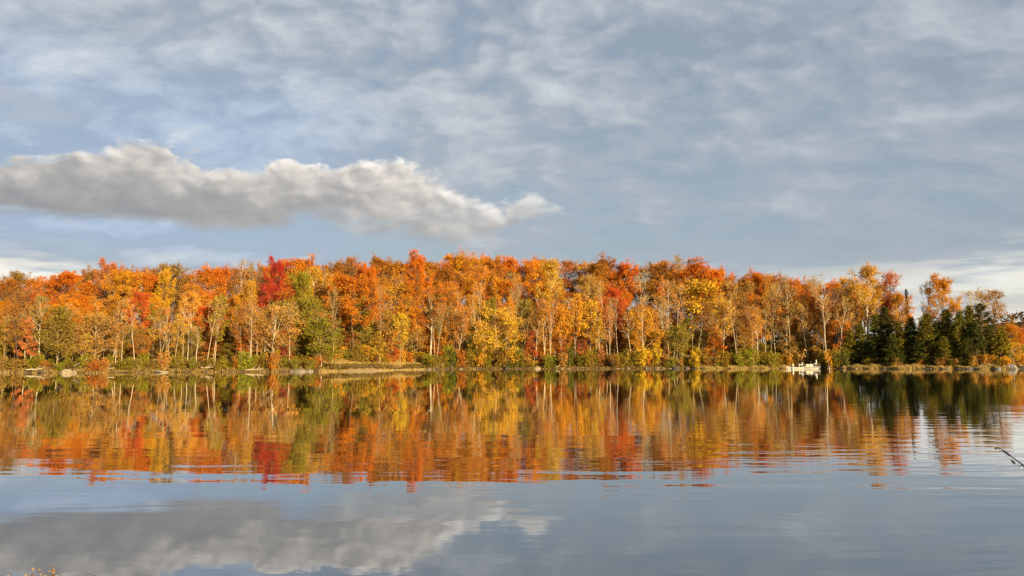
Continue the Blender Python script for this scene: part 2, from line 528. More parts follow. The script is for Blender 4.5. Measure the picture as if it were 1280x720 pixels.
class MB:
    """collects pieces of one mesh"""

    def __init__(s):
        s.V, s.F = [], []
        s.n = 0

    def add(s, V, F):
        F = [tuple(i + s.n for i in f) for f in F]
        s.V += [tuple(v) for v in V]
        s.F += F
        s.n += len(V)
        return s

    def box(s, c, h, bev=0.0, rz=0.0):
        cx, cy_, cz = c
        hx, hy, hz = h
        b = min(bev, hx * .9, hy * .9, hz * .9)
        cr, sr = math.cos(rz), math.sin(rz)
        ring = lambda ix, iy, z: [(ix, -iy, z), (ix, iy, z), (-ix, iy, z), (-ix, -iy, z)]
        rows = [ring(hx, hy, -hz), ring(hx, hy, hz)] if b <= 0 else [ring(hx - b, hy - b, -hz), ring(hx, hy, -hz + b), ring(hx, hy, hz - b), ring(hx - b, hy - b, hz)]
        V = [(cx + x * cr - y * sr, cy_ + x * sr + y * cr, cz + z) for r_ in rows for x, y, z in r_]
        F = [(3, 2, 1, 0)]
        for k in range(len(rows) - 1):
            for i in range(4):
                j = (i + 1) % 4
                F.append((k * 4 + i, k * 4 + j, k * 4 + 4 + j, k * 4 + 4 + i))
        t_ = (len(rows) - 1) * 4
        F.append((t_, t_ + 1, t_ + 2, t_ + 3))
        return s.add(V, F)

    def tube(s, pts, rad, sides=8, cap=True):
        pts = [Vector(p) for p in pts]
        if not hasattr(rad, '__len__'):
            rad = [rad] * len(pts)
        V, F = [], []
        prev = None
        for i, p in enumerate(pts):
            d = (pts[min(i + 1, len(pts) - 1)] - pts[max(i - 1, 0)]).normalized()
            a = Vector((0, 0, 1)) if abs(d.z) < 0.9 else Vector((1, 0, 0))
            u = d.cross(a).normalized() if prev is None else (prev - d * prev.dot(d)).normalized()
            prev = u
            w = d.cross(u)
            for k in range(sides):
                g = 2 * math.pi * k / sides
                V.append(p + (u * math.cos(g) + w * math.sin(g)) * rad[i])
        for i in range(len(pts) - 1):
            for k in range(sides):
                j = (k + 1) % sides
                F.append((i * sides + k, i * sides + j, (i + 1) * sides + j, (i + 1) * sides + k))
        if cap:
            F.append(tuple(range(sides))[::-1])
            F.append(tuple((len(pts) - 1) * sides + k for k in range(sides)))
        return s.add(V, F)

    def loft(s, rows, close=True, cap=True):
        n = len(rows[0])
        V = [v for r_ in rows for v in r_]
        F = []
        for i in range(len(rows) - 1):
            for k in range(n if close else n - 1):
                j = (k + 1) % n
                F.append((i * n + k, i * n + j, (i + 1) * n + j, (i + 1) * n + k))
        if cap:
            F.append(tuple(range(n))[::-1])
            F.append(tuple((len(rows) - 1) * n + k for k in range(n)))
        return s.add(V, F)

    def build(s, name, mat, parent=None, color=None, smooth=False):
        me = bpy.data.meshes.new(name)
        me.from_pydata(s.V, [], s.F)
        me.materials.append(mat)
        if smooth:
            me.polygons.foreach_set('use_smooth', [True] * len(me.polygons))
        me.update()
        return link(name, me, parent, color)


# ------------------------------------------------------------------ ground and lake
def build_land():
    xs = np.concatenate([[-1500, -900, -600, -420, -320, -250, -200], np.arange(-170, -130, 5), np.arange(-130, 150, 1.5), np.arange(150, 200, 6), [210, 240, 280, 330, 380, 430, 480, 530, 580, 640, 720, 850, 1100, 1500]])
    fixed = [-150, -70, -30, -12, -6, -3, -1, 0.5, 1.5, 2.3, 3, 3.5, 4, 4.3, 4.6, 4.9, 5.3, 6, 8, 14, 40]
    ds = [-40, -15, -6, -3, -1.5, -.7, -.3, 0, .3, .6, 1, 1.5, 2, 2.6, 3.2, 4, 5, 6, 7, 8, 10, 12, 14, 16, 19, 22, 26, 30, 35, 40, 46, 52, 60, 68, 76, 90, 110, 140, 180, 240, 310, 390, 450, 500, 550, 600, 680, 800, 1100, 1600]
    sh = shore(xs)
    rows = [np.full_like(xs, f) for f in fixed] + [sh + d for d in ds]
    Y = np.array(rows)
    X = np.tile(xs, (len(rows), 1))
    Z = terrain(X, Y)
    nr, nc = X.shape
    V = np.stack([X, Y, Z], -1).reshape(-1, 3)
    i = (np.arange(nr - 1)[:, None] * nc + np.arange(nc - 1)[None]).ravel()
    Q = np.stack([i, i + 1, i + nc + 1, i + nc], 1)
    me = mesh_np('ground', V, Q, [M['ground']], smooth=True)
    D = Y - shore(X)
    cl = clearing(X, Y) * sstep(D, 5, 8) * (1 - sstep(D, 15, 20))
    sand = (1 - sstep(D, 1.0, 2.6)) * clearing(X, Y) * (Y > 45) + (Y < 45) * 0.45
    a = me.attributes.new('cover', 'FLOAT_VECTOR', 'POINT')
    a.data.foreach_set('vector', np.stack([cl, sand, np.zeros_like(cl)], -1).astype(np.float32).ravel())
    tag(link('ground', me), kind='structure')
    wx = [-1500, -300, 300, 1500]
    wy = [-2, 30, 250, 1400]
    V = [(a, b, 0) for b in wy for a in wx]
    Q = [(r * 4 + c, r * 4 + c + 1, r * 4 + c + 5, r * 4 + c + 4) for r in range(3) for c in range(3)]
    tag(link('lake_water', mesh_np('lake_water', V, Q, [M['water']])), kind='structure')


build_land()


# ------------------------------------------------------------------ foliage generator
def unit(v):
    return v / np.maximum(np.linalg.norm(v, axis=-1, keepdims=True), 1e-9)


class Wood:
    def __init__(s):
        s.V, s.Q, s.n = [], [], 0

    def limb(s, P, rad, sides):
        P = np.asarray(P, float)
        d = unit(np.gradient(P, axis=0))
        a = np.array([0.31, 0.22, 0.92]) if abs(d[0][2]) < 0.8 else np.array([0.95, 0.1, 0.3])
        u = unit(np.cross(d, a))
        w = np.cross(d, u)
        g = np.arange(sides) * 2 * np.pi / sides
        ring = P[:, None] + (u[:, None] * np.cos(g)[None, :, None] + w[:, None] * np.sin(g)[None, :, None]) * np.asarray(rad)[:, None, None]
        s.V.append(ring.reshape(-1, 3))
        m = len(P)
        i = (np.arange(m - 1)[:, None] * sides + np.arange(sides)[None])
        j = (np.arange(m - 1)[:, None] * sides + (np.arange(sides)[None] + 1) % sides)
        s.Q.append((np.stack([i, j, j + sides, i + sides], -1).reshape(-1, 4)) + s.n)
        s.n += m * sides

    def mesh(s, name, mat):
        return mesh_np(name, np.concatenate(s.V), np.concatenate(s.Q), [mat], smooth=True)


def leaves_mesh(name, rng, C, size, mat, up=0.4, out=0.5, centre=None, along=None, aspect=0.75):
    n = len(C)
    nrm = rng.normal(size=(n, 3))
    nrm = unit(nrm)
    if centre is not None:
        nrm = nrm + out * unit(C - centre)
    nrm = nrm + np.array([0, 0, up])
    nrm = unit(nrm)
    t = along if along is not None else rng.normal(size=(n, 3))
    t = unit(t - nrm * np.sum(t * nrm, -1, keepdims=True))
    b = np.cross(nrm, t)
    sz = size * rng.uniform(0.4, 1.5, (n, 1))
    V = np.stack([C + t * sz, C + b * sz * aspect, C - t * sz, C - b * sz * aspect], 1).reshape(-1, 3)
    return mesh_np(name, V, np.arange(4 * n).reshape(n, 4), [mat])


def arc(rng, p, d, L, n, lift, jit):
    """a branch: starts at p along d, curving upwards (lift) with a little wander"""
    P = [np.array(p, float)]
    d = np.array(d, float)
    for k in range(n):
        d = d + np.array([0, 0, lift / n]) + rng.normal(size=3) * jit
        d = d / np.linalg.norm(d)
        P.append(P[-1] + d * L / n)
    return np.array(P)


def make_tree(seed, habit, H, RR, base, limbs, n_leaf, size, tr, bark, sigma=0.45, twigs=3, lean=0.02, subs=5, leafm='leaf', dropout=0.0, wood_scale=1.0):
    rng = np.random.default_rng(seed)
    wd = Wood()
    np_ = 10
    hs = np.linspace(0, 1, np_)
    wob = np.cumsum(rng.normal(size=(np_, 2)) * 0.010 * H, 0) * 0.6
    T = np.stack([wob[:, 0] + lean * H * hs, wob[:, 1], hs * H * (0.93 if habit not in ('cone', 'spruce', 'pine') else 0.99)], 1)
    T[:2, :2] *= 0.3
    T[0] = (0, 0, -0.4)
    wd.limb(T, tr * (1.0 - 0.90 * hs ** 0.85) * wood_scale + 0.012, 7)
    AC, AD, AW = [], [], []
    ph = rng.uniform(0, 6.28)
    tops = H * 0.97
    for i in range(limbs):
        t = (i + rng.uniform(0, 0.9)) / limbs
        if habit in ('cone', 'spruce', 'pine'):
            t = t ** 0.9
        h = base * H + (0.985 - base) * H * t * (0.93 if habit not in ('cone', 'spruce', 'pine') else 1.0)
        c = np.array([np.interp(h, T[:, 2], T[:, 0]), np.interp(h, T[:, 2], T[:, 1]), h])
        ph += 2.4 + rng.normal() * 0.4
        if habit == 'round':
            env = RR * max(0.25, math.sin(math.pi * min(0.97, 0.20 + 0.74 * t))) ** 0.6
            elev = R(rng.uniform(18, 42) + 32 * t)
            lift, jit = 0.35, 0.10
        elif habit == 'vase':
            env = RR * (0.55 + 0.45 * t) * (1.0 if t < 0.75 else 1 - (t - 0.75) * 1.6)
            elev = R(rng.uniform(40, 58) + 14 * t)
            lift, jit = 0.25, 0.10
        elif habit == 'tall':
            env = RR * max(0.3, math.sin(math.pi * min(0.95, 0.25 + 0.68 * t))) ** 0.7
            elev = R(rng.uniform(30, 55) + 20 * t)
            lift, jit = 0.2, 0.12
        elif habit == 'layer':
            env = RR * (1.0 - 0.62 * t) * rng.uniform(0.7, 1.05)
            elev = R(rng.uniform(2, 16) + 22 * t)
            lift, jit = 0.10, 0.06
        elif habit == 'cone':
            env = RR * (max(0.03, 1 - t) ** 0.75) * rng.uniform(0.75, 1.05)
            elev = R(rng.uniform(0, 22) + 25 * t)
            lift, jit = 0.25, 0.08
        elif habit == 'spruce':
            env = RR * (max(0.02, 1 - t) ** 0.9) * rng.uniform(0.75, 1.08)
            elev = R(rng.uniform(-22, -2) + 25 * t)
            lift, jit = 0.22, 0.05
        elif habit == 'pine':
            env = RR * (0.62 + 0.38 * math.sin(math.pi * min(1, t * 1.15))) * rng.uniform(0.55, 1.1) * (1 if t < .9 else .6)
            elev = R(rng.uniform(2, 18) + 20 * t)
            lift, jit = 0.18, 0.07
        else:  # weeping gold dome
            env = RR * math.sqrt(max(0.06, 1 - (t * 0.98) ** 2))
            elev = R(rng.uniform(25, 50))
            lift, jit = -0.55, 0.10
        L = env / max(0.35, math.cos(elev)) * rng.uniform(0.82, 1.05)
        L = min(L, (tops - h) / max(0.18, math.sin(elev) + lift * .5) if habit not in ('spruce', 'weep') and elev > 0.1 else L)
        L = max(L, 0.35)
        d = np.array([math.cos(ph) * math.cos(elev), math.sin(ph) * math.cos(elev), math.sin(elev)])
        P = arc(rng, c, d, L, 5, lift, jit)
        r0 = tr * (0.16 + 0.34 * (1 - t)) * min(1.0, L / RR + .3) * wood_scale
        wd.limb(P, np.linspace(r0, 0.014, 6), 5)
        drop = rng.uniform() < dropout
        ns = max(2, int(round(subs * min(1.3, 0.35 + L / RR))))
        for k in range(ns):
            s_ = rng.uniform(0.28, 1.0) if k else 1.0
            f = s_ * 5
            i0 = min(4, int(f))
            q = P[i0] + (P[i0 + 1] - P[i0]) * (f - i0)
            bd = unit(P[i0 + 1] - P[i0])
            sv = rng.normal(size=3)
            if habit in ('layer', 'spruce', 'cone', 'pine'):
                sv[2] *= 0.25
            if habit == 'weep':
                sv[2] -= 0.9
            dd = unit(bd * 0.95 + unit(sv) * 0.85)
            l2 = L * (0.46 - 0.22 * s_) * rng.uniform(0.7, 1.2) + 0.3
            B = arc(rng, q, dd, l2, 3, lift * 0.8, 0.10)
            if twigs:
                wd.limb(B, np.linspace(min(r0 * 0.45, 0.05 * wood_scale), 0.010, 4), 3)
            if not drop:
                for g in (1, 2, 3):
                    AC.append(B[g]); AD.append(dd); AW.append(0.6 + 0.5 * g)
            for m_ in range(twigs):
                f2 = rng.uniform(0.3, 1.0) * 3
                j0 = min(2, int(f2))
                q2 = B[j0] + (B[j0 + 1] - B[j0]) * (f2 - j0)
                d3 = unit(dd * 0.8 + unit(rng.normal(size=3)) * 0.8 + np.array([0, 0, lift * .4]))
                l3 = rng.uniform(0.45, 1.1) * (0.6 + 0.05 * H * .5)
                W = np.array([q2, q2 + d3 * l3 * .5 + rng.normal(size=3) * .04, q2 + d3 * l3])
                wd.limb(W, [0.020 * wood_scale, 0.014 * wood_scale, 0.007], 3)
                if not drop:
                    AC += [W[1], W[2]]; AD += [d3, d3]; AW += [1.0, 1.3]
    AC, AD, AW = np.array(AC), np.array(AD), np.array(AW)
    # a random weight per anchor makes dense clumps beside open gaps
    AW = AW * rng.uniform(0.10, 1.0, len(AW)) ** 1.4
    pick = rng.choice(len(AC), n_leaf, p=AW / AW.sum())
    sg = np.array([sigma, sigma, sigma * (0.35 if habit in ('layer', 'pine') else 0.7)])
    C = AC[pick] + rng.normal(size=(n_leaf, 3)) * sg
    along = None
    aspect = 0.75
    if leafm == 'needle':
        along = AD[pick] + rng.normal(size=(n_leaf, 3)) * 0.5 + np.array([0, 0, -0.25])
        aspect = 0.38
    C = C[C[:, 2] > 0.15]
    if along is not None:
        along = along[:len(C)]
    cen = np.array([0, 0, H * (base + 1) * 0.45])
    lm = leaves_mesh('crown', rng, C, size, M[leafm], centre=cen, along=along, aspect=aspect, up=0.25 if habit != 'layer' else 0.9, out=0.45)
    return dict(trunk=wd.mesh('trunk', M[bark]), crown=lm, H=H, R=RR * 1.02)


PROTO = {}


def protos(kind, count, seed, **kw):
    PROTO[kind] = [make_tree(seed + i * 7, **kw) for i in range(count)]


protos('maple', 5, 100, habit='round', H=20, RR=5.2, base=0.34, limbs=17, n_leaf=16000, size=0.122, tr=0.26, bark='bark', sigma=0.30, subs=8, twigs=4)
protos('vase', 4, 200, habit='vase', H=20, RR=5.0, base=0.38, limbs=13, n_leaf=8000, size=0.122, tr=0.25, bark='birch', sigma=0.34, subs=8, twigs=4, wood_scale=1.4)
protos('sparse', 4, 300, habit='tall', H=20, RR=3.8, base=0.34, limbs=18, n_leaf=5200, size=0.118, tr=0.20, bark='bark', sigma=0.32, subs=7, twigs=5, wood_scale=1.3)
protos('bare', 5, 400, habit='vase', H=18, RR=3.6, base=0.32, limbs=16, n_leaf=1100, size=0.12, tr=0.19, bark='birch', sigma=0.30, subs=6, twigs=3, dropout=0.3, wood_scale=1.3)
protos('stem', 5, 450, habit='tall', H=15, RR=2.6, base=0.45, limbs=8, n_leaf=700, size=0.12, tr=0.14, bark='birch', sigma=0.35, subs=4, twigs=2, dropout=0.2, lean=0.04, wood_scale=1.1)
protos('birch', 5, 500, habit='tall', H=15, RR=2.0, base=0.32, limbs=16, n_leaf=1900, size=0.13, tr=0.14, bark='birch', sigma=0.35, subs=5, twigs=3, lean=0.03, wood_scale=1.2)
protos('aspen', 3, 600, habit='tall', H=15, RR=2.3, base=0.30, limbs=17, n_leaf=3200, size=0.17, tr=0.15, bark='birch', sigma=0.36, subs=5)
protos('layer', 4, 700, habit='layer', H=9, RR=2.6, base=0.16, limbs=15, n_leaf=2000, size=0.14, tr=0.10, bark='bark', sigma=0.30, subs=5, twigs=3, wood_scale=1.2)
protos('bushy', 4, 800, habit='round', H=11, RR=3.6, base=0.16, limbs=20, n_leaf=6500, size=0.13, tr=0.12, bark='birch', sigma=0.40, subs=6, wood_scale=1.2)
protos('willow', 2, 900, habit='weep', H=14, RR=5.0, base=0.12, limbs=24, n_leaf=8000, size=0.15, tr=0.18, bark='birch', sigma=0.45, subs=7)
protos('green', 3, 1000, habit='tall', H=12, RR=2.6, base=0.10, limbs=26, n_leaf=6500, size=0.15, tr=0.13, bark='birch', sigma=0.36, subs=6)
protos('cedar', 4, 1100, habit='cone', H=13, RR=2.6, base=0.03, limbs=60, n_leaf=9000, size=0.22, tr=0.17, bark='bark', sigma=0.26, subs=5, twigs=1, leafm='needle')
protos('spruce', 3, 1200, habit='spruce', H=16, RR=2.2, base=0.06, limbs=80, n_leaf=8000, size=0.19, tr=0.15, bark='bark', sigma=0.16, subs=4, twigs=0, leafm='needle')
protos('pine', 1, 1300, habit='pine', H=16, RR=2.6, base=0.30, limbs=26, n_leaf=7000, size=0.19, tr=0.20, bark='bark', sigma=0.30, subs=6, twigs=1, leafm='needle')

PAL = {
    'crimson': (0.54, 0.072, 0.034), 'scarlet': (0.68, 0.155, 0.034), 'orange': (0.70, 0.235, 0.022), 'amber': (0.72, 0.315, 0.027),
    'gold': (0.72, 0.40, 0.032), 'yellow': (0.72, 0.43, 0.035), 'rust': (0.54, 0.215, 0.032), 'brown': (0.42, 0.24, 0.060),
    'tan': (0.54, 0.31, 0.065), 'olive': (0.33, 0.245, 0.030), 'green': (0.16, 0.18, 0.028), 'lime': (0.32, 0.28, 0.030),
    'dark': (0.078, 0.080, 0.018), 'cedar': (0.165, 0.145, 0.020), 'salmon': (0.72, 0.26, 0.085), 'grey': (0.50, 0.35, 0.15),
}
WORD = dict(crimson='deep crimson', scarlet='red', orange='bright orange', amber='amber', gold='golden', yellow='bright yellow', rust='rust brown', brown='brown',
            tan='tan', olive='olive', green='green', lime='yellow-green', dark='dark green', cedar='dark green', salmon='salmon', grey='greyish')
KIND = {  # object name, category, words after the colour
    'maple': ('maple_tree', 'maple tree', 'rounded maple'), 'vase': ('broadleaf_tree', 'tree', 'fan-limbed tree'),
    'sparse': ('thin_leaved_tree', 'tree', 'thin-leaved tree'), 'bare': ('bare_tree', 'bare tree', 'leafless-looking tree'),
    'stem': ('bare_tree', 'bare tree', 'spindly leafless-looking tree'),
    'birch': ('birch_tree', 'birch tree', 'slender birch'), 'aspen': ('aspen_tree', 'aspen tree', 'narrow aspen'),
    'layer': ('tiered_sapling', 'sapling', 'flat-tiered sapling'), 'bushy': ('bushy_tree', 'tree', 'bushy tree'),
    'willow': ('willow_tree', 'willow tree', 'domed willow'), 'green': ('leafy_tree', 'tree', 'leafy tree'),
    'cedar': ('cedar_tree', 'cedar tree', 'conical cedar'), 'spruce': ('spruce_tree', 'spruce tree', 'pointed spruce'), 'pine': ('pine_tree', 'pine tree', 'ragged pine'),
}
PALE_BARK = [(0.54, 0.44, 0.30), (0.46, 0.35, 0.22), (0.62, 0.54, 0.40), (0.38, 0.29, 0.18)]
BROWN_BARK = [(0.20, 0.14, 0.09), (0.27, 0.19, 0.12), (0.16, 0.11, 0.08)]
LAND = [(-400, 'far left edge'), (83, 'pale boulder'), (200, 'flat rock slab'), (343, 'crimson maple'), (402, 'yellow-green tree'), (487, 'red sapling'), (622, 'golden willow'),
        (768, 'scarlet maple'), (884, 'yellow aspen'), (1003, 'pontoon boat'), (1084, 'tall golden tree'), (1232, 'ragged pine')]
ORD = 'first second third fourth fifth sixth seventh eighth ninth tenth eleventh twelfth thirteenth fourteenth fifteenth sixteenth seventeenth eighteenth nineteenth twentieth'.split()
pend = []
rnd = random.Random(5)
used = {}


def row_word(d):
    return 'near the water' if d < 12 else ('up the slope' if d < 31 else 'on the ridge')


def plant(kind, colour, px, top, hw, d, label=None, jitter=True, bark=None, lean=0.0):
    """one tree, d metres behind the waterline, its tip at the height where the photograph shows it"""
    Y = 150.0
    for _ in range(4):
        x = x_at(px, Y)
        Y = float(shore(x)) + d
    x = x_at(px, Y)
    z = tz(x, Y)
    H = max(1.6, (z_at(top, Y) - z) * 0.955)
    k = used.get(kind, rnd.randrange(9))
    used[kind] = k + 1
    p = PROTO[kind][k % len(PROTO[kind])]
    sz = H / p['H']
    sxy = px_size(hw, Y) / p['R']
    name, cat, wd = KIND[kind]
    o = empty(name, (x, Y, z), rnd.uniform(0, 6.28), (sxy, sxy, sz))
    if lean:
        o.rotation_euler = (0, lean, 0)
    c = PAL[colour]
    j = [1 + (rnd.uniform(-.08, .08) if jitter else 0) for _ in range(3)]
    m = rnd.uniform(0.9, 1.1) if jitter else 1
    c = tuple(min(0.8, a * b * m) for a, b in zip(c, j))
    if p['trunk'].materials[0] == M['birch']:
        bc = bark or rnd.choice(PALE_BARK)
    else:
        bc = bark or rnd.choice(BROWN_BARK)
    link('trunk', p['trunk'], o, bc)
    link('crown', p['crown'], o, c)
    o['category'] = cat
    o['group'] = 'trees along the far shore'
    pend.append((o, px, f'{WORD[colour]} {wd}', row_word(d), label))
    return o


# ------------------------------------------------------------------ the trees one can pick out in the photograph: kind, colour, px, top, half width, distance from the water
CAT = '''
sparse olive 15 337 20 36|sparse rust 2 345 18 30|maple orange 78 339 29 26|maple scarlet 40 366 15 20|layer salmon 32 396 11 6|sparse brown 22 362 16 18
maple salmon 135 327 20 32|maple amber 151 335 25 23|maple scarlet 173 364 18 17|maple gold 203 336 13 36|maple orange 186 341 18 40|vase amber 237 354 22 19|sparse brown 216 327 20 48
bushy tan 118 394 25 6|green olive 72 384 15 5|maple amber 76 371 15 12|maple rust 112 352 20 28|maple orange 100 368 14 18|sparse rust 58 352 20 34|maple rust 95 400 13 14
maple orange 263 333 27 29|vase amber 240 362 18 14|maple scarlet 256 382 20 15|bare brown 298 323 16 46|bare brown 316 324 14 48|vase gold 312 350 15 20|maple amber 300 365 14 22
maple amber 372 321 30 42|vase gold 395 333 24 32|maple lime 376 339 19 27|bushy tan 342 384 30 8|bushy olive 386 372 22 10|layer crimson 357 426 9 7|bare tan 416 358 11 13
maple orange 442 344 34 17|maple orange 463 332 16 30|sparse rust 437 318 14 48|maple amber 415 340 20 34|maple scarlet 452 334 14 36|maple orange 425 362 20 22|sparse brown 330 345 16 36
maple rust 479 322 25 46|bare tan 475 354 11 14|maple orange 519 317 20 40|maple orange 504 349 20 23|vase orange 538 357 25 13|layer tan 481 382 14 12|aspen yellow 500 390 9 8
layer yellow 471 413 10 9|aspen yellow 456 431 7 13|maple rust 553 334 22 33|maple gold 573 317 27 50|bare rust 578 308 11 56|vase amber 597 330 24 26|vase amber 622 346 18 24
maple rust 616 322 16 46|maple orange 640 321 18 46|maple amber 666 322 22 44|bare tan 638 338 14 22|bare grey 644 352 10 15|layer tan 571 402 12 7|green green 587 418 9 6|green olive 638 394 7 14|layer scarlet 664 412 10 6|sparse amber 560 350 16 22
vase gold 693 322 25 19|maple rust 753 322 31 42|maple orange 783 327 18 40|maple salmon 740 372 16 13|aspen yellow 738 374 12 7|aspen amber 702 378 9 7|bare grey 800 337 17 40|spruce dark 815 324 5 48
vase tan 735 343 24 24|sparse rust 832 324 22 42|bare brown 849 317 16 50|maple orange 870 327 28 36|bushy gold 806 384 19 7|layer gold 794 414 10 5|aspen yellow 819 412 7 6|bare tan 853 354 13 13|birch tan 836 348 9 13
green olive 846 408 13 4|layer salmon 727 424 10 5|maple orange 897 335 22 34|layer orange 893 408 14 6|sparse tan 934 348 15 12|maple orange 948 339 18 34|vase amber 964 341 14 28|birch tan 969 352 9 11|bare tan 985 342 14 34
maple orange 998 347 16 36|bare brown 1020 341 18 38|layer tan 992 374 19 9|maple orange 1031 377 13 18|vase gold 1061 345 16 24|bare tan 1047 356 14 20|layer tan 936 412 11 6|layer tan 985 418 14 5|layer amber 1013 414 13 6
spruce dark 964 405 10 13|cedar cedar 921 414 10 11|maple rust 1015 365 16 26|maple rust 950 372 18 24|maple rust 915 352 20 30|maple rust 1065 372 17 24
sparse salmon 1118 338 14 15|spruce dark 1135 358 5 19|vase amber 1130 364 16 14|maple scarlet 1111 372 9 17|maple amber 1180 346 22 15|bare tan 1163 349 14 16|sparse tan 1246 360 20 12|bare tan 1222 359 17 14|spruce dark 1046 386 9 12
cedar cedar 1062 412 11 7|cedar cedar 1076 404 13 9|cedar cedar 1093 392 13 11|cedar dark 1109 383 13 12|cedar cedar 1124 402 13 7|cedar dark 1140 397 14 9|cedar cedar 1155 391 14 7|cedar dark 1171 402 13 9|cedar cedar 1184 386 14 11|cedar cedar 1199 388 13 8
cedar cedar 1211 381 11 12|cedar dark 1221 402 13 6|cedar dark 1236 408 12 9|cedar olive 1250 408 13 5|cedar dark 1118 420 12 4|cedar dark 1148 424 12 4|cedar cedar 1180 420 12 4|cedar dark 1206 424 11 4|cedar dark 1086 424 11 5
maple amber 1262 404 12 7|maple orange 1276 414 11 9|maple salmon 1288 408 14 12|bushy gold 1266 428 11 3|bushy olive 1282 432 13 4|maple amber 1308 402 18 16|maple orange 1330 400 20 26
'''
plant('maple', 'crimson', 346, 324, 17, 31, 'tall deep crimson maple rising beside an olive-green crown', False)
plant('maple', 'crimson', 334, 352, 17, 25, 'smaller deep crimson maple just below and left of the tall crimson one', False)
plant('green', 'lime', 402, 398, 19, 4, 'leafy yellow-green tree at the left edge of the open grass clearing', False)
plant('layer', 'scarlet', 487, 412, 14, 11, 'small red maple sapling standing behind the open grass clearing', False)
plant('willow', 'yellow', 622, 378, 27, 4, 'domed golden willow reaching down to the shoreline stones', False)
plant('maple', 'scarlet', 768, 359, 20, 12, 'scarlet maple bulging from the middle of the wood above the grey-roofed cabin', False)
plant('aspen', 'yellow', 884, 348, 23, 11, 'bright yellow aspen with broad crown and pale trunk left of the pontoon boat', False)
plant('vase', 'gold', 1084, 330, 25, 13, 'tall golden tree topping the dark cedars right of the pontoon boat', False)
plant('pine', 'dark', 1232, 377, 12, 8, 'dark ragged pine standing above the cedars, near the point', False)
for e in CAT.replace('\n', '|').split('|'):
    if e.strip():
        k, c, px, top, hw, d = e.split()
        plant(k, c, float(px), float(top), float(hw), float(d))

# silhouette of the wood, px -> py of the tree tops
SIL_X = [-80, 0, 60, 130, 200, 300, 345, 440, 520, 578, 640, 740, 790, 850, 900, 980, 1040, 1085, 1140]
SIL_Y = [345, 343, 345, 333, 333, 326, 326, 324, 320, 316, 323, 324, 330, 322, 336, 343, 350, 346, 362]
sil = lambda p: float(np.interp(p, SIL_X, SIL_Y))
rr = random.Random(11)
# slender birches and bare trees of the shore fringe
px = -60.0
while px < 1062:
    clear = 398 < px < 540
    if not clear or rr.random() < 0.35:
        kind = rr.choice(['birch', 'birch', 'stem', 'sparse', 'birch', 'aspen', 'stem'])
        right = px > 520
        tp = rr.triangular(362, 424, 394) if not right else rr.triangular(350, 412, 380)
        if clear:
            d = rr.uniform(17, 28)
        else:
            d = rr.uniform(2.5, 11) if rr.random() < .6 else rr.uniform(11, 20)
        c = rr.choice(['tan', 'olive', 'rust', 'gold', 'amber', 'tan', 'orange'] if not right else ['tan', 'amber', 'gold', 'rust', 'olive', 'orange'])
        if kind == 'aspen' and rr.random() < .6: c = 'olive'
        plant(kind, c, px, tp, rr.uniform(5, 11), d, lean=rr.choice([0, 0, .03, -.06, .08, .13, -.12]))
    px += rr.choice([3, 6, 9, 12, 17]) * rr.uniform(.8, 1.25)
# understorey
px = -55.0
while px < 1062:
    if 400 < px < 535:
        d, tp = rr.uniform(16, 23), rr.uniform(400, 426)
    else:
        d, tp = rr.uniform(9, 17), rr.uniform(400, 430)
    c = rr.choice(['olive', 'tan', 'olive', 'lime', 'brown', 'tan', 'rust'] if px < 520 else ['olive', 'gold', 'amber', 'rust', 'tan', 'lime', 'brown', 'orange'])
    plant(rr.choice(['bushy', 'bushy', 'green', 'layer']), c, px, tp, rr.uniform(9, 15), d)
    px += rr.uniform(10, 19)
px = -50.0
while px < 1070:
    tp = rr.uniform(372, 396)
    c = rr.choice(['rust', 'brown', 'tan', 'amber', 'olive', 'orange'])
    plant(rr.choice(['maple', 'bushy', 'maple', 'green']), c, px, tp, rr.uniform(12, 18), rr.uniform(17, 27) if not 400 < px < 535 else rr.uniform(22, 32))
    px += rr.uniform(17, 27)
# pale twiggy stems standing in front of the colour
px = -30.0
while px < 1055:
    if not 398 < px < 512:
        plant('stem', rr.choice(['tan', 'rust', 'amber', 'tan']), px, rr.uniform(368, 408) if px < 520 else rr.uniform(345, 398), rr.uniform(7, 12), rr.uniform(2.5, 9), lean=rr.choice([0, .04, -.05, .10, -.12]), bark=rr.choice(PALE_BARK[:3]))
    px += rr.choice([8, 14, 20, 34]) * rr.uniform(.8, 1.25)
# mid-slope fill
px = -50.0
while px < 1062:
    tp = sil(px) + rr.uniform(24, 52)
    c = rr.choice(['rust', 'orange', 'amber', 'amber', 'rust', 'gold', 'orange'])
    plant(rr.choice(['maple', 'maple', 'sparse', 'vase']), c, px, tp, rr.uniform(14, 20), rr.uniform(20, 34))
    px += rr.uniform(19, 29)
# ridge fill
px = -60.0
while px < 1130:
    tp = sil(px) + rr.uniform(-1, 10)
    c = rr.choice(['rust', 'brown', 'rust', 'amber', 'orange', 'amber'])
    plant(rr.choice(['maple', 'sparse', 'sparse', 'maple']), c, px, tp, rr.uniform(15, 22), rr.uniform(44, 60))
    px += rr.uniform(15, 23)

px = -40.0
while px < 1100:
    plant(rr.choice(['maple', 'sparse', 'maple']), rr.choice(['rust', 'brown', 'amber', 'rust']), px, sil(px) + rr.uniform(9, 24), rr.uniform(15, 21), rr.uniform(62, 76))
    px += rr.uniform(20, 30)

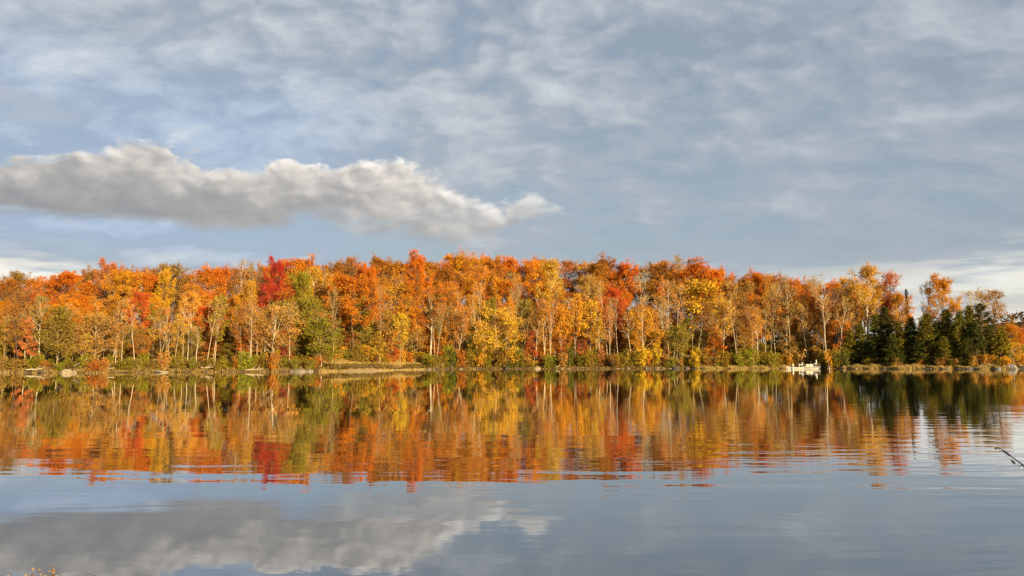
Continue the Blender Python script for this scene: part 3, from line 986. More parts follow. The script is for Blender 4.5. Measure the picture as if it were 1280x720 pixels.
# ------------------------------------------------------------------ shrubs along the bank
def make_shrub(seed, H, RR, n_leaf, size, stems=9):
    rng = np.random.default_rng(seed)
    wd = Wood()
    A = []
    for i in range(stems):
        a, e = rng.uniform(0, 6.28), R(rng.uniform(38, 80))
        d = np.array([math.cos(a) * math.cos(e), math.sin(a) * math.cos(e), math.sin(e)])
        L = H * rng.uniform(0.65, 1.05)
        P = arc(rng, np.array([math.cos(a) * .15, math.sin(a) * .15, -0.15]), d * np.array([RR / H, RR / H, 1]), L, 4, 0.1, 0.10)
        wd.limb(P, np.linspace(0.035, 0.01, 5), 4)
        for k in range(5):
            q = P[rng.integers(1, 5)]
            B = arc(rng, q, unit(rng.normal(size=3) + np.array([0, 0, .6])), H * .3, 2, 0.1, 0.15)
            wd.limb(B, np.linspace(0.014, 0.006, 3), 3)
            A += [B[1], B[2]]
    A = np.array(A)
    w = rng.uniform(0.1, 1, len(A))
    C = A[rng.choice(len(A), n_leaf, p=w / w.sum())] + rng.normal(size=(n_leaf, 3)) * H * 0.10
    C[:, 2] = np.abs(C[:, 2]) + 0.05
    return dict(stem=wd.mesh('stem', M['bark']), crown=leaves_mesh('foliage', rng, C, size, M['leaf'], centre=np.array([0, 0, 0.0]), out=.5), H=H, R=RR)


SHRUB = [make_shrub(50 + i, 2.0, 1.3, 1100, 0.10) for i in range(5)]
spend = []


def shrub(px, top, hw, d, colour, label=None):
    Y = 150.0
    for _ in range(4):
        Y = float(shore(x_at(px, Y))) + d
    x = x_at(px, Y)
    z = tz(x, Y)
    H = min(4.5, max(0.7, z_at(top, Y) - z))
    p = rr.choice(SHRUB)
    hw *= rr.uniform(0.9, 1.25)
    s = px_size(hw, Y) / p['R']
    o = empty('shrub', (x, Y, z), rr.uniform(0, 6.28), (s, s, H / p['H']))
    link('stem', p['stem'], o, rr.choice(BROWN_BARK + PALE_BARK[:1]))
    c = tuple(a * rr.uniform(.85, 1.15) for a in PAL[colour])
    link('foliage', p['crown'], o, c)
    tag(o, label, 'shrub', 'shrubs along the far bank')
    spend.append((o, px, f'{WORD[colour]} shrub', 'at the water edge' if d < 2.6 else 'on the bank', label))


px = -30.0
while px < 1062:
    if not 396 < px < 538:
        if px < 400:
            c = rr.choice(['olive', 'brown', 'olive', 'tan', 'lime', 'lime', 'rust', 'olive'])
            top = rr.triangular(438, 457, 449)
        else:
            c = rr.choice(['olive', 'lime', 'tan', 'olive', 'brown', 'olive', 'green', 'yellow', 'lime', 'rust'])
            top = rr.triangular(430, 453, 442)
        shrub(px, top, rr.uniform(6, 10), rr.choice([0.2, 0.7, 1.5, 2.5, 4, 5.5]) + rr.random() * .5, c)
    else:
        shrub(px, rr.uniform(432, 443), rr.uniform(7, 11), rr.uniform(13, 18), rr.choice(['olive', 'gold', 'rust', 'olive']))
    px += rr.uniform(7, 12)
for px, top, hw, d, c in [(905, 441, 11, 3, 'olive'), (926, 443, 12, 3, 'olive'), (942, 440, 10, 4, 'lime'), (958, 443, 10, 3, 'olive'), (986, 443, 10, 3, 'lime'), (1006, 443, 9, 4, 'olive'),
                          (1030, 442, 10, 5, 'olive'), (1048, 440, 8, 5, 'brown'), (560, 433, 9, 3, 'lime'), (536, 440, 8, 4, 'lime'), (604, 442, 11, 2, 'yellow'), (640, 440, 12, 2, 'yellow'), (1085, 447, 8, 3, 'olive'),
                          (1120, 448, 8, 3, 'brown'), (1150, 449, 8, 3, 'rust'), (1175, 448, 8, 3, 'brown'), (1216, 446, 7, 3, 'tan'), (1232, 444, 8, 3, 'rust'), (1255, 445, 9, 2, 'gold'), (1274, 442, 9, 2, 'gold'), (1195, 449, 8, 3, 'brown')]:
    shrub(px, top, hw, d, c)

# ------------------------------------------------------------------ rocks
import bmesh


def rock_mesh(seed, hx, hy, hz):
    rng = random.Random(seed)
    bm = bmesh.new()
    bmesh.ops.create_icosphere(bm, subdivisions=3, radius=1)
    dirs = [(Vector((rng.gauss(0, 1), rng.gauss(0, 1), rng.gauss(0.3, 1))).normalized(), rng.uniform(0.62, 0.95)) for _ in range(13)]
    for v in bm.verts:
        n = v.co.normalized()
        k = 1.0
        for q, r_ in dirs:
            c = n.dot(q)
            if c > 0.05:
                k = min(k, r_ / c)
        k *= 1 + 0.03 * math.sin(9 * n.x + seed) * math.sin(8 * n.y) + rng.uniform(-.012, .012)
        v.co = Vector((n.x * k * hx, n.y * k * hy, n.z * k * hz))
    me = bpy.data.meshes.new('boulder')
    bm.to_mesh(me)
    bm.free()
    me.materials.append(M['rock'])
    return me


RK = [rock_mesh(i, 1, 0.8, 0.62) for i in range(7)]
rpend = []


def rock(px, hw, h, d, col, name='shore_stone', label=None, sink=0.35, me=None, tilt=0.0, words='stone'):
    Y = 150.0
    for _ in range(4):
        Y = float(shore(x_at(px, Y, 460))) + d
    x = x_at(px, Y, 460)
    o = link(name, me or rr.choice(RK), None, col)
    s = px_size(hw, Y)
    hz = px_size(h, Y)
    o.scale = (s, s, hz / (0.62 * (2 - 2 * sink)) * 1.0)
    o.location = (x, Y, max(-0.05, tz(x, Y)) + hz * (0.5 - sink))
    o.rotation_euler = (tilt, 0, rr.uniform(0, 6.28))
    tag(o, label, 'boulder' if name == 'boulder' else 'stone', None if label else 'stones along the far waterline')
    rpend.append((o, px, words, 'at the waterline', label))
    return o


rock(83, 8.6, 6.4, -0.4, (0.50, 0.40, 0.26), 'boulder', 'large pale boulder at the far waterline, lit nearly white on top', me=rock_mesh(41, 1, 0.75, 0.62))
rock(93, 4.6, 4.5, -0.3, (0.40, 0.32, 0.21), 'boulder', 'tan rock leaning against the right side of the pale boulder')
rock(1264, 7.4, 6.6, -0.3, (0.42, 0.38, 0.34), 'boulder', 'grey boulder with a whitish top at the tip of the point')
rock(1279, 4.5, 5.0, -0.3, (0.09, 0.08, 0.07), 'boulder', 'nearly black boulder just right of the whitish-topped boulder')
rock(372, 13, 4.6, -0.2, (0.30, 0.24, 0.17), 'boulder', 'brown wedge-shaped rock ledge below the yellow-green tree')
rock(388, 6, 3.4, -0.2, (0.34, 0.29, 0.22), 'boulder', 'small grey-brown rock right of the wedge-shaped ledge')
rock(632, 4.5, 4.4, -0.3, (0.07, 0.06, 0.05), 'boulder', 'blackish pointed boulder at the foot of the golden willow')
rock(845, 6.5, 4.5, -0.2, (0.10, 0.08, 0.06), 'boulder', 'dark rock below the olive leafy tree left of the yellow tree')
rock(858, 5.5, 3.2, -0.2, (0.16, 0.12, 0.09), 'boulder', 'dark brown low rock just right of the dark rock')
rock(200, 11, 3.2, -0.2, (0.42, 0.35, 0.25), 'boulder', 'long flat tan rock slab at the far waterline')
rock(1214, 8, 3.0, -0.2, (0.30, 0.26, 0.22), 'boulder', 'flat grey rock between golden sedges below the pine')
rock(1248, 6, 3.0, -0.3, (0.34, 0.29, 0.25), 'boulder', 'flat grey rock left of the whitish-topped boulder')
rock(672, 4.5, 3.6, -0.2, (0.46, 0.36, 0.26), 'boulder', 'rounded tan boulder at the waterline right of the willow')
rock(536, 4.5, 3.2, -0.2, (0.24, 0.19, 0.15), 'boulder', 'brown boulder where the sandy beach ends')
px = -20.0
while px < 1262:
    if not 404 < px < 525 and not 880 < px < 975 and not 990 < px < 1030:
        c = rr.choice([(0.28, 0.21, 0.13), (0.20, 0.15, 0.095), (0.40, 0.31, 0.21), (0.15, 0.11, 0.075), (0.09, 0.07, 0.055)])
        if all(abs(px - q[1]) > 5 for q in rpend[:14]):
            w = 'dark stone' if sum(c) < .40 else ('brown stone' if sum(c) < .8 else 'pale tan stone')
            rock(px, rr.uniform(1.2, 3.8), rr.uniform(0.9, 2.4), rr.uniform(-.6, .3), c, words=w)
    px += rr.choice([3, 4, 7, 14, 22]) * rr.uniform(.8, 1.3)


# ------------------------------------------------------------------ labels that single each one out by order
def finish(rows, lead='counting right from the'):
    groups = {}
    for o, px, desc, row, label in rows:
        if label:
            o['label'] = label
            continue
        lm = max((l for l in LAND if l[0] <= px), key=lambda l: l[0])
        groups.setdefault((lm, desc, row), []).append((px, o))
    for (lm, desc, row), L in groups.items():
        L.sort(key=lambda q: q[0])
        for i, (px, o) in enumerate(L):
            nth = ORD[i] + ' ' if len(L) > 1 else ''
            row = row if len(L) > 1 or row else row
            o['label'] = f'{nth}{desc} {row}, {lead} {lm[1]}' if nth else f'{desc} {row}, right of the {lm[1]}'


finish(pend)
finish(spend)
finish(rpend)


# ------------------------------------------------------------------ ground cover: brush, sedges, meadow grass, far wood
def cover_mat(name, stops):
    m, t, bs = new_mat(name)
    g = t.node('ShaderNodeNewGeometry')
    c = t.ramp(g.outputs['Random Per Island'], stops)
    nz = t.noise(g.outputs['Position'], 0.25, 3)
    c = t.mix(t.lin(nz, 0.35, 0.65, 0.0, 0.7), c, t.mix(1.0, c, (0.7, 0.75, 0.6), 'MULTIPLY'))
    t.put(bs.inputs['Base Color'], c)
    bs.inputs['Roughness'].default_value = 0.9
    bs.inputs['Specular IOR Level'].default_value = 0.05
    return m


def scatter(rng, n, p0, p1, d0, d1):
    p = rng.uniform(p0, p1, n)
    d = rng.uniform(d0, d1, n)
    Y = np.full(n, 160.0)
    for _ in range(4):
        Y = shore((p - 640) / FPX * Y) + d
    return (p - 640) / FPX * Y, Y, d, p


def brush():
    rng = np.random.default_rng(77)
    x, y, d, p = scatter(rng, 76000, -90, 1300, -0.35, 17)
    hmax = 0.35 + 0.75 * (0.5 + 0.5 * np.sin(x * .9 + np.sin(y * .7) * 2)) * (0.5 + 0.5 * np.sin(x * .33 + 1.0))
    hmax = hmax * sstep(d, -0.3, 2.0)
    cl = clearing(x, y)
    keep = (cl < 0.5) | ((d > 3.2) & (d < 6.8)) | (d > 16)
    z = terrain(x, y) + hmax * rng.uniform(0, 1, len(x)) ** 1.4 * np.where(cl > .5, .6, 1)
    C = np.stack([x, y, z], 1)[keep]
    m = cover_mat('brush_leaf', [(0.0, (0.06, 0.04, 0.02)), (0.25, (0.14, 0.075, 0.025)), (0.5, (0.20, 0.15, 0.04)), (0.75, (0.30, 0.19, 0.05)), (1.0, (0.17, 0.15, 0.03))])
    tag(link('undergrowth', leaves_mesh('undergrowth', rng, C, 0.14, m, up=0.5)), 'low brown and olive brush covering the far bank', 'brush', None, 'stuff')


def blades(name, rng, x, y, h, w, mat):
    n = len(x)
    z = np.maximum(terrain(x, y), -0.1)
    a = rng.uniform(0, 6.28, n)
    t = np.stack([np.cos(a), np.sin(a), np.zeros(n)], 1)
    b = np.stack([x, y, z], 1)
    tip = b + np.stack([rng.normal(size=n) * h * .22, rng.normal(size=n) * h * .22, h], 1)
    V = np.stack([b - t * w, b + t * w, tip + t * w * .25, tip - t * w * .25], 1).reshape(-1, 3)
    return link(name, mesh_np(name, V, np.arange(4 * n).reshape(n, 4), [mat]))


def grasses():
    rng = np.random.default_rng(78)
    sm = cover_mat('dry_sedge', [(0.0, (0.30, 0.19, 0.06)), (0.5, (0.55, 0.38, 0.13)), (1.0, (0.68, 0.50, 0.20))])
    xs, ys, hs = [], [], []
    for p0, p1, n, h in [(866, 984, 5200, 0.6), (1052, 1186, 6500, 0.95), (1196, 1238, 2600, 1.0), (1240, 1258, 500, .6), (400, 540, 2600, 0.25), (-60, 390, 2600, 0.32), (545, 860, 1500, 0.3)]:
        x, y, d, p = scatter(rng, n, p0, p1, -0.25, 1.3)
        xs.append(x); ys.append(y)
        hs.append(h * rng.uniform(0.45, 1.1, n) * (0.85 + 0.12 * np.sin(x * 1.7) + 0.1 * np.sin(x * 4.1)))
    tag(blades('sedge_grass', rng, np.concatenate(xs), np.concatenate(ys), np.concatenate(hs), 0.03, sm), 'dry golden sedge fringing the far waterline', 'grass', None, 'stuff')
    mm = cover_mat('meadow_blade', [(0.0, (0.30, 0.20, 0.06)), (0.5, (0.52, 0.35, 0.11)), (1.0, (0.62, 0.45, 0.16))])
    x, y, d, p = scatter(rng, 14000, 396, 545, 6.2, 17)
    k = clearing(x, y) > rng.uniform(0, 1, len(x))
    tag(blades('meadow_grass', rng, x[k], y[k], rng.uniform(0.08, 0.24, k.sum()), 0.03, mm), 'short sunlit dry grass on the open clearing', 'grass', None, 'stuff')


def far_wood():
    rng = np.random.default_rng(79)
    n = 26000
    x = rng.uniform(330, 700, n)
    y = rng.uniform(560, 700, n)
    cx = np.round(x / 9) * 9
    cy_ = np.round(y / 9) * 9
    h = 9 + 4 * np.sin(cx * 12.9 + cy_ * 7.3)
    r_ = np.hypot(x - cx, y - cy_) / 6.0
    z = terrain(x, y) + h * np.sqrt(np.maximum(0.05, 1 - r_ ** 2)) * rng.uniform(0.55, 1.0, n)
    m = cover_mat('far_wood_leaf', [(0.0, (0.05, 0.04, 0.025)), (0.5, (0.12, 0.07, 0.035)), (1.0, (0.17, 0.09, 0.04))])
    tag(link('far_wood', leaves_mesh('far_wood', rng, np.stack([x, y, z], 1), 0.9, m)), 'dull brown wood on the distant hill beyond the point', 'wood', None, 'stuff')




def thicket():
    """the unbroken tangle of young growth under and between the trees"""
    rng = np.random.default_rng(80)
    x, y, d, p = scatter(rng, 90000, -110, 1090, 10, 62)
    cl = clearing(x, y)
    keep = (cl < 0.4) | (d > 16.5)
    g = 0.5 + 0.5 * np.sin(x * .55 + 2 * np.sin(y * .31)) * np.sin(y * .47 + 1.3 * np.sin(x * .21))
    h = (1.6 + 3.6 * g) * sstep(d, 9, 18) * (1 - 0.55 * sstep(p, 1000, 1090))
    z = terrain(x, y) + h * rng.uniform(0.02, 1, len(x))
    m = cover_mat('thicket_leaf', [(0.0, (0.05, 0.035, 0.015)), (0.3, (0.15, 0.085, 0.03)), (0.55, (0.20, 0.15, 0.035)), (0.8, (0.30, 0.15, 0.035)), (1.0, (0.24, 0.20, 0.04))])
    tag(link('thicket', leaves_mesh('thicket', rng, np.stack([x, y, z], 1)[keep], 0.24, m, up=0.2)), 'brown and olive young growth filling the wood under the trees', 'brush', None, 'stuff')


brush()
thicket()
grasses()
far_wood()

# ------------------------------------------------------------------ driftwood
LOGM = plain('weathered_log', (0.52, 0.42, 0.30), 0.9, 0.1, nscale=6, amount=0.35)
for i, (px, d, L, ang, tilt, lab) in enumerate([
        (48, 1.0, 3.4, 0.3, 0.10, 'bleached driftwood log left of the pale boulder'), (100, 3.2, 3.8, -0.5, 0.35, 'bleached leaning log right of the pale boulder'),
        (130, 2.0, 3.0, 0.4, 0.06, 'low bleached log lying left of the flat rock slab'), (262, 2.2, 2.8, 0.7, 0.05, 'short grey log lying in brush right of the flat slab'),
        (318, 0.6, 3.0, 0.2, 0.04, 'flat bleached log at the waterline below the crimson maples'), (548, 0.3, 3.2, -0.4, 0.33, 'pale log jutting up where the sandy beach ends'),
        (578, 2.5, 3.0, -0.3, 0.4, 'pale leaning branch left of the golden willow'), (702, 1.0, 3.4, 0.5, 0.08, 'pale log lying right of the golden willow'),
        (905, 1.4, 3.0, 0.2, 0.05, 'pale log lying among the sedge left of the boat'), (1226, 1.2, 2.8, 0.4, 0.15, 'grey log lying below the ragged pine')]):
    Y = 150.0
    for _ in range(4):
        Y = float(shore(x_at(px, Y, 458))) + d
    x = x_at(px, Y, 458)
    mb = MB()
    dx, dy = math.cos(ang), math.sin(ang)
    pts = [(x + dx * L * (k / 5 - .5), Y + dy * L * (k / 5 - .5), max(0, tz(x, Y)) + 0.10 + tilt * L * (k / 5) * (1 if tilt > 0 else 0) + 0.05 * math.sin(k * 2.1 + i)) for k in range(6)]
    mb.tube(pts, [0.13, 0.12, 0.11, 0.09, 0.07, 0.04], 7)
    for k in (2, 3):
        p = Vector(pts[k])
        mb.tube([p, p + Vector((0.25 * dx + .1, 0.2, 0.35)), p + Vector((0.5 * dx + .1, 0.25, 0.7))], [0.05, 0.035, 0.015], 5)
    tag(mb.build('driftwood_log', LOGM, smooth=True), lab, 'log', 'driftwood on the far bank')

# ------------------------------------------------------------------ boats, marker post, cabin and shed
WHITE = plain('white_paint', (0.66, 0.62, 0.52), 0.35, 0.5, nscale=2, amount=0.05)
ALU = plain('aluminium', (0.52, 0.50, 0.46), 0.35, 0.5, metal=0.5, nscale=2, amount=0.08)
TUBE = plain('dull_aluminium', (0.30, 0.28, 0.24), 0.5, 0.4, metal=0.3, nscale=2, amount=0.2)
CREAM = plain('cream_panel', (0.62, 0.52, 0.28), 0.5, 0.4, nscale=2, amount=0.08)
DARK = plain('dark_rubber', (0.03, 0.03, 0.035), 0.6, 0.3, amount=0.2)
VINYL = plain('white_vinyl', (0.70, 0.66, 0.57), 0.5, 0.4, amount=0.05)
WOODB = plain('brown_deck', (0.24, 0.16, 0.09), 0.8, 0.2, amount=0.3)


def outboard(parent, x, y, z, s=1.0, rz=0.0):
    """cowling, leg, propeller as one motor with sub-parts"""
    mb = MB()
    rows = []
    for k, (h, a, b) in enumerate([(0, .14, .10), (.06, .20, .14), (.26, .22, .15), (.42, .19, .13), (.50, .12, .08)]):
        rows.append([(x + s * (a * math.cos(g)), y + s * b * math.sin(g), z + s * h) for g in [i * math.pi / 6 for i in range(12)]])
    mb.loft(rows)
    cow = mb.build('outboard_motor', WHITE, parent, smooth=True)
    lg = MB()
    lg.box((x, y, z - .38 * s), (.07 * s, .05 * s, .38 * s), .02)
    lg.box((x + .02 * s, y, z - .66 * s), (.16 * s, .10 * s, .012 * s))
    lg.build('motor_leg', ALU, cow)
    pr = MB()
    for k in range(3):
        g = k * 2.094
        pr.box((x - .16 * s, y + .07 * s * math.cos(g), z - .78 * s + .07 * s * math.sin(g)), (.02 * s, .05 * s, .05 * s))
    pr.build('propeller', DARK, cow)
    return cow


def pontoon():
    Y = 193.0
    x0, x1 = x_at(1000, Y, 460), x_at(1023.5, Y, 460)
    cx = (x0 + x1) / 2
    L = x1 - x0
    root = empty('pontoon_boat', (cx, Y, 0))
    tag(root, 'white railed pontoon boat moored at the far shore, tall white seat aboard', 'pontoon boat')
    hl = L / 2
    for sy in (-0.85, 0.85):
        mb = MB()
        n = 14
        prof = [(-hl, .10), (-hl + .05, .24), (-hl + .5, .30), (hl - .7, .30), (hl - .25, .20), (hl, .05)]
        rows = [[(px_, sy + r_ * math.cos(g), 0.14 + (0.10 if px_ > hl - .5 else 0) + r_ * math.sin(g)) for g in [i * 2 * math.pi / n for i in range(n)]] for px_, r_ in prof]
        mb.loft(rows)
        mb.build('pontoon_tube', TUBE, root, smooth=True)
    MB().box((0, 0, .50), (hl - .05, 1.15, .05), .02).build('deck', ALU, root)
    rl = MB()
    for sy in (-1.1, 1.1):
        rl.tube([(-hl + .15, sy, 1.18), (hl - .1, sy, 1.18)], .035, 6)
        rl.tube([(-hl + .15, sy, 0.86), (hl - .1, sy, 0.86)], .025, 6)
        for k in range(6):
            u = -hl + .15 + k * (2 * hl - .25) / 5
            rl.tube([(u, sy, .55), (u, sy, 1.18)], .028, 6)
    for sx in (-hl + .15, hl - .1):
        rl.tube([(sx, -1.1, 1.18), (sx, 1.1, 1.18)], .03, 6)
    rl.build('railing', ALU, root)
    for k, (a, b) in enumerate([(-hl + 1.15, -hl + 1.95), (-hl + 2.0, -hl + 2.75)]):
        MB().box(((a + b) / 2, -1.105, .86), ((b - a) / 2 - .02, .012, .27)).build('side_panel', CREAM if k == 0 else WHITE, root)
    po = MB()
    po.tube([(hl - 2.25, -1.0, .55), (hl - 2.25, -1.0, 1.9)], .035, 6)
    po.build('light_pole', ALU, root)

    def seat(x, y, z, h, w):
        st = MB().box((x, y, z), (w, .28, .09), .04).build('seat', VINYL, root, smooth=False)
        MB().box((x + w * .8, y, z + h / 2), (.09, .28, h / 2), .05).build('backrest', VINYL, st)
        MB().tube([(x, y, .54), (x, y, z - .08)], .05, 8).build('pedestal', ALU, st)
        return st
    seat(hl - 1.05, -.55, 1.28, .95, .28)
    seat(-hl + .45, .3, 1.05, .6, .30)
    MB().box((hl - 1.9, -.2, .82), (.25, .35, .28), .05).build('console', WHITE, root)
    outboard(root, -hl - .12, 0.1, .75, 0.95)


def rowboat():
    Y = 190.5
    x0, x1 = x_at(982.5, Y, 460), x_at(1004, Y, 460)
    L = x1 - x0
    root = empty('rowboat', ((x0 + x1) / 2, Y, 0))
    tag(root, 'low white rowboat with raised bow and outboard motor beside the pontoon boat', 'rowboat')
    rows, rows2 = [], []
    for k in range(11):
        u = k / 10
        w = 0.62 * min(1, (u * 1.9) ** 0.6) + .015
        sh = 0.40 + 0.34 * (1 - u) ** 3
        kl = -0.08 + 0.30 * max(0, 1 - u * 4) ** 2
        x = -L / 2 + L * u
        outer = [(x, -w, sh), (x, -w * .92, kl * .4 + sh * .4), (x, -w * .55, kl), (x, w * .55, kl), (x, w * .92, kl * .4 + sh * .4), (x, w, sh)]
        inner = [(x, w * .93, sh - .005), (x, w * .5, kl + .08), (x, -w * .5, kl + .08), (x, -w * .93, sh - .005)]
        rows.append(outer + inner)
    MB().loft(rows).build('hull', WHITE, root)
    for u in (-.15, .45, 1.25):
        MB().box((u, 0, .30), (.14, .52, .03), .01).build('thwart', VINYL, root)
    gw = MB()
    for sy in (-1, 1):
        gw.tube([(-L / 2 + L * k / 10, sy * (0.62 * min(1, (k / 10 * 1.9) ** 0.6) + .02), 0.41 + 0.34 * (1 - k / 10) ** 3) for k in range(11)], .025, 6)
    gw.build('gunwale', ALU, root)
    outboard(root, -L / 2 + 1.45, -.72, .62, 1.15)


pontoon()
rowboat()
Y = 176.0
p = at(1037, 463, Y)
mp = empty('marker_post', (x_at(1037, Y, 462), Y, -0.3))
tag(mp, 'thin white marker post in the water right of the pontoon boat', 'post')
MB().tube([(0, 0, 0), (0.01, 0, 0.95)], .07, 8).build('post', WHITE, mp)
MB().tube([(0.01, 0, 0.95), (0.01, 0, 1.10)], [.08, .02], 8).build('cap', WHITE, mp)


def house(name, label, cat, px, pyb, d, w, dep, hwall, hroof, wallm, roofm, rz, trim):
    Y = 150.0
    for _ in range(4):
        Y = float(shore(x_at(px, Y, pyb))) + d
    x = x_at(px, Y, pyb)
    z = tz(x, Y) - 0.2
    o = empty(name, (x, Y, z), rz)
    tag(o, label, cat)
    w2, d2 = w / 2, dep / 2
    wl = MB()
    wl.box((0, 0, hwall / 2), (w2, d2, hwall / 2))
    wl.add([(-w2, -d2, hwall), (-w2, d2, hwall), (-w2, 0, hwall + hroof * .95)], [(0, 1, 2)])
    wl.add([(w2, -d2, hwall), (w2, d2, hwall), (w2, 0, hwall + hroof * .95)], [(0, 2, 1)])
    wall = wl.build('wall', wallm, o)
    rf = MB()
    e = 0.35
    for s in (-1, 1):
        a = [(-w2 - e, s * (d2 + e), hwall - e * hroof / d2), (w2 + e, s * (d2 + e), hwall - e * hroof / d2), (w2 + e, 0, hwall + hroof), (-w2 - e, 0, hwall + hroof)]
        b = [(p_[0], p_[1], p_[2] + .09) for p_ in a]
        rf.add(a + b, [(0, 1, 2, 3), (7, 6, 5, 4), (0, 4, 5, 1), (1, 5, 6, 2), (2, 6, 7, 3), (3, 7, 4, 0)])
    roof = rf.build('roof', roofm, o)
    MB().box((0, -d2 - e - .03, hwall - e * hroof / d2 + .03), (w2 + e, .025, .09)).build('fascia', trim, roof)
    dr = MB().box((w2 * .35, -d2 - .02, hwall * .45), (.42, .02, hwall * .42)).build('door', DARK, o)
    MB().tube([(w2 * .35 + .3, -d2 - .07, hwall * .45), (w2 * .35 + .3, -d2 - .04, hwall * .45)], .03, 8).build('handle', ALU, dr)
    if w > 3:
        wf = MB().box((-w2 * .4, -d2 - .015, hwall * .6), (.5, .015, .4)).build('window', trim, o)
        MB().box((-w2 * .4, -d2 - .035, hwall * .6), (.43, .01, .33)).build('pane', DARK, wf)


CABW = plain('stained_boards', (0.10, 0.07, 0.045), 0.85, 0.2, nscale=5, amount=0.3)
ROOFG = plain('grey_shingles', (0.20, 0.17, 0.15), 0.9, 0.15, nscale=8, amount=0.25)
house('cabin', 'small grey-roofed cabin half hidden among the trees below the scarlet maple', 'cabin', 792, 405, 17, 5.0, 4.0, 2.6, 1.6, CABW, ROOFG, 0.05, CABW)
house('shed', 'tiny dark shed with white roof edge behind the bank left of the boat', 'shed', 861, 432, 9.5, 1.8, 1.6, 1.9, 0.6, CABW, ROOFG, -0.2, WHITE)

# ------------------------------------------------------------------ near bank: dry plant and fishing rod
PLM = plain('dry_stem', (0.36, 0.25, 0.12), 0.9, 0.1, amount=0.3)
SEED = cover_mat('seed_head', [(0.0, (0.10, 0.05, 0.02)), (0.5, (0.26, 0.14, 0.05)), (1.0, (0.50, 0.36, 0.19))])


def weed(px, top, Y, n, spread, label, seed):
    rng = np.random.default_rng(seed)
    x = x_at(px, Y, 715)
    z = tz(x, Y)
    H = z_at(top, Y) - z
    o = empty('dry_weed', (x, Y, z))
    tag(o, label, 'plant')
    wd = Wood()
    tips = []
    for k in range(n):
        a = rng.uniform(0, 6.28)
        e = R(rng.uniform(62, 88))
        dd = np.array([math.cos(a) * math.cos(e) * spread, math.sin(a) * math.cos(e) * spread, math.sin(e)])
        P = arc(rng, np.array([0, 0, -0.03]), dd, H * rng.uniform(0.78, 1.0), 4, 0.05, 0.05)
        wd.limb(P, np.linspace(0.004, 0.002, 5), 4)
        for q in (P[-1], P[-2] * .5 + P[-1] * .5):
            tips.append(q)
    link('stem', wd.mesh('stem', PLM), o)
    tips = np.array(tips)
    N_ = 90 * n
    C = tips[rng.integers(0, len(tips), N_)] + rng.normal(size=(N_, 3)) * np.array([.010, .010, .022])
    link('seed_head', leaves_mesh('seed_head', rng, C, 0.0075, SEED), o)


weed(55, 711, 4.15, 30, 1.5, 'clump of dry tan seed heads on the near bank, nearest plant', 3)
weed(20, 717, 4.05, 4, 0.7, 'few dark dry stems left of the tan seed-head clump on the near bank', 4)

CARB = plain('black_graphite', (0.012, 0.012, 0.014), 0.35, 0.5, amount=0.2)
CORK = plain('cork_grip', (0.42, 0.28, 0.16), 0.9, 0.1, nscale=60, amount=0.3)
STEEL = plain('guide_steel', (0.5, 0.5, 0.5), 0.3, 0.5, metal=0.9)
TIP = at(1247.5, 558.5, 3.0)
BUTT = at(1247.5 + 33 * 20, 558.5 + 24.2 * 20, 1.55)
rod = empty('fishing_rod', TIP)
tag(rod, 'black fishing rod reaching in over the water from the near bank', 'fishing rod')
ax = BUTT - TIP
pt = lambda u: ax * u
mb = MB()
us = [0, .04, .1, .2, .4, .6, .72]
mb.tube([pt(u) for u in us], [.0014, .0018, .0028, .0034, .0045, .0055, .0062], 8)
mb.build('blank', CARB, rod, smooth=True)
MB().tube([pt(.02), pt(.045)], .0034, 8).build('tip_ferrule', CARB, rod, smooth=True)
MB().tube([pt(.73), pt(.80), pt(.86), pt(1.0)], [.011, .013, .012, .014], 10).build('grip', CORK, rod, smooth=True)
pz = Vector((0, 0, -1))
for k, (u, rg) in enumerate([(0.0, .005), (.085, .006), (.20, .008), (.36, .011), (.56, .015)]):
    g = MB()
    c = pt(u) + pz * (rg + .004)
    a = ax.normalized()
    s_ = a.cross(pz).normalized()
    w_ = s_.cross(a)
    g.tube([c + (s_ * math.cos(i * .5236) + w_ * math.sin(i * .5236)) * rg for i in range(13)], .0013, 5)
    g.tube([pt(u) + a * .01, c - pz * rg * .9], .0012, 5)
    g.build('line_guide', STEEL, rod)
rl = MB()
c = pt(.80) + pz * .06
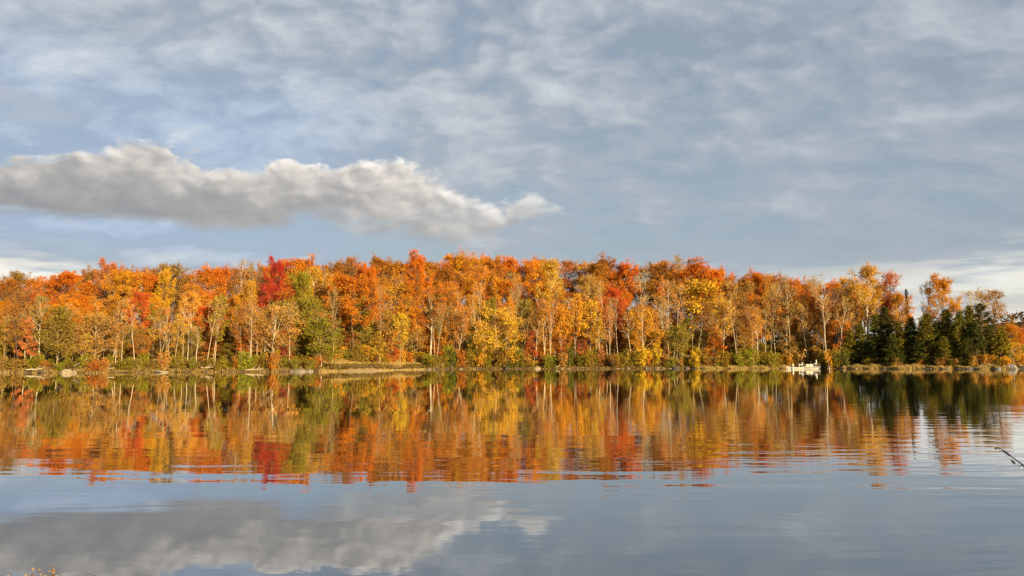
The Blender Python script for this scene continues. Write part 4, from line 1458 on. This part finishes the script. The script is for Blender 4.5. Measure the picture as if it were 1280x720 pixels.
rl.tube([c + s_ * -.025, c + s_ * .025], .028, 14)
rl.tube([pt(.80) + pz * .01, c], .006, 6)
reel = rl.build('reel', CARB, rod)
MB().tube([c + s_ * .025, c + s_ * .06, c + s_ * .06 + a * .05, c + s_ * .085 + a * .05], .004, 6).build('crank', STEEL, reel)
# forked stick that carries the butt
fs = empty('forked_stick', (BUTT.x * .985, BUTT.y + .08, 0))
tag(fs, 'forked branch on the near bank propping the fishing rod', 'stick')
q = pt(.87) + TIP - Vector(fs.location)
gz = tz(fs.location.x, fs.location.y)
f = MB()
f.tube([(q.x, q.y, gz - .1), (q.x + .01, q.y, q.z * .55), (q.x, q.y, q.z - .09)], [.016, .014, .012], 8)
f.tube([(q.x, q.y, q.z - .10), (q.x - .04, q.y - .03, q.z + .02)], [.011, .007], 7)
f.tube([(q.x, q.y, q.z - .10), (q.x + .04, q.y + .03, q.z + .02)], [.011, .007], 7)
f.build('branch', PLM, fs, smooth=True)
# lure hanging from the tip on a slack line
lt = at(1267.5, 578.5, 2.93)
lure = empty('fishing_lure', lt)
tag(lure, 'small dark lure hanging on a thin line under the rod tip', 'lure')
a0 = at(1253, 563.5, 2.99) - lt
LINE = plain('fishing_line', (0.45, 0.42, 0.38), 0.4, 0.5)
MB().tube([a0, a0 * .5 + Vector((0, 0, -.003)), Vector((-.008, 0, .008))], .0007, 5).build('line', LINE, lure)
dv = (Vector((0, 0, 0)) - a0).normalized()
MB().tube([dv * -.022, dv * -.012, dv * 0, dv * .008], [.001, .003, .0045, .001], 8).build('body', DARK, lure, smooth=True)
MB().tube([dv * .008, dv * .018 + Vector((.003, 0, 0)), dv * .02 + Vector((.008, 0, .003)), dv * .012 + Vector((.008, 0, .005))], .0008, 5).build('hook', STEEL, lure)
for ux, uz in ((0, 0),):
    fl = at(1244.5, 560.3, 3.0) - TIP
    MB().tube([fl + Vector((-.004, 0, -.001)), fl, fl + Vector((.006, 0, .002))], [.001, .004, .001], 7).build('line_keeper', DARK, rod, smooth=True)

bpy.context.view_layer.update()
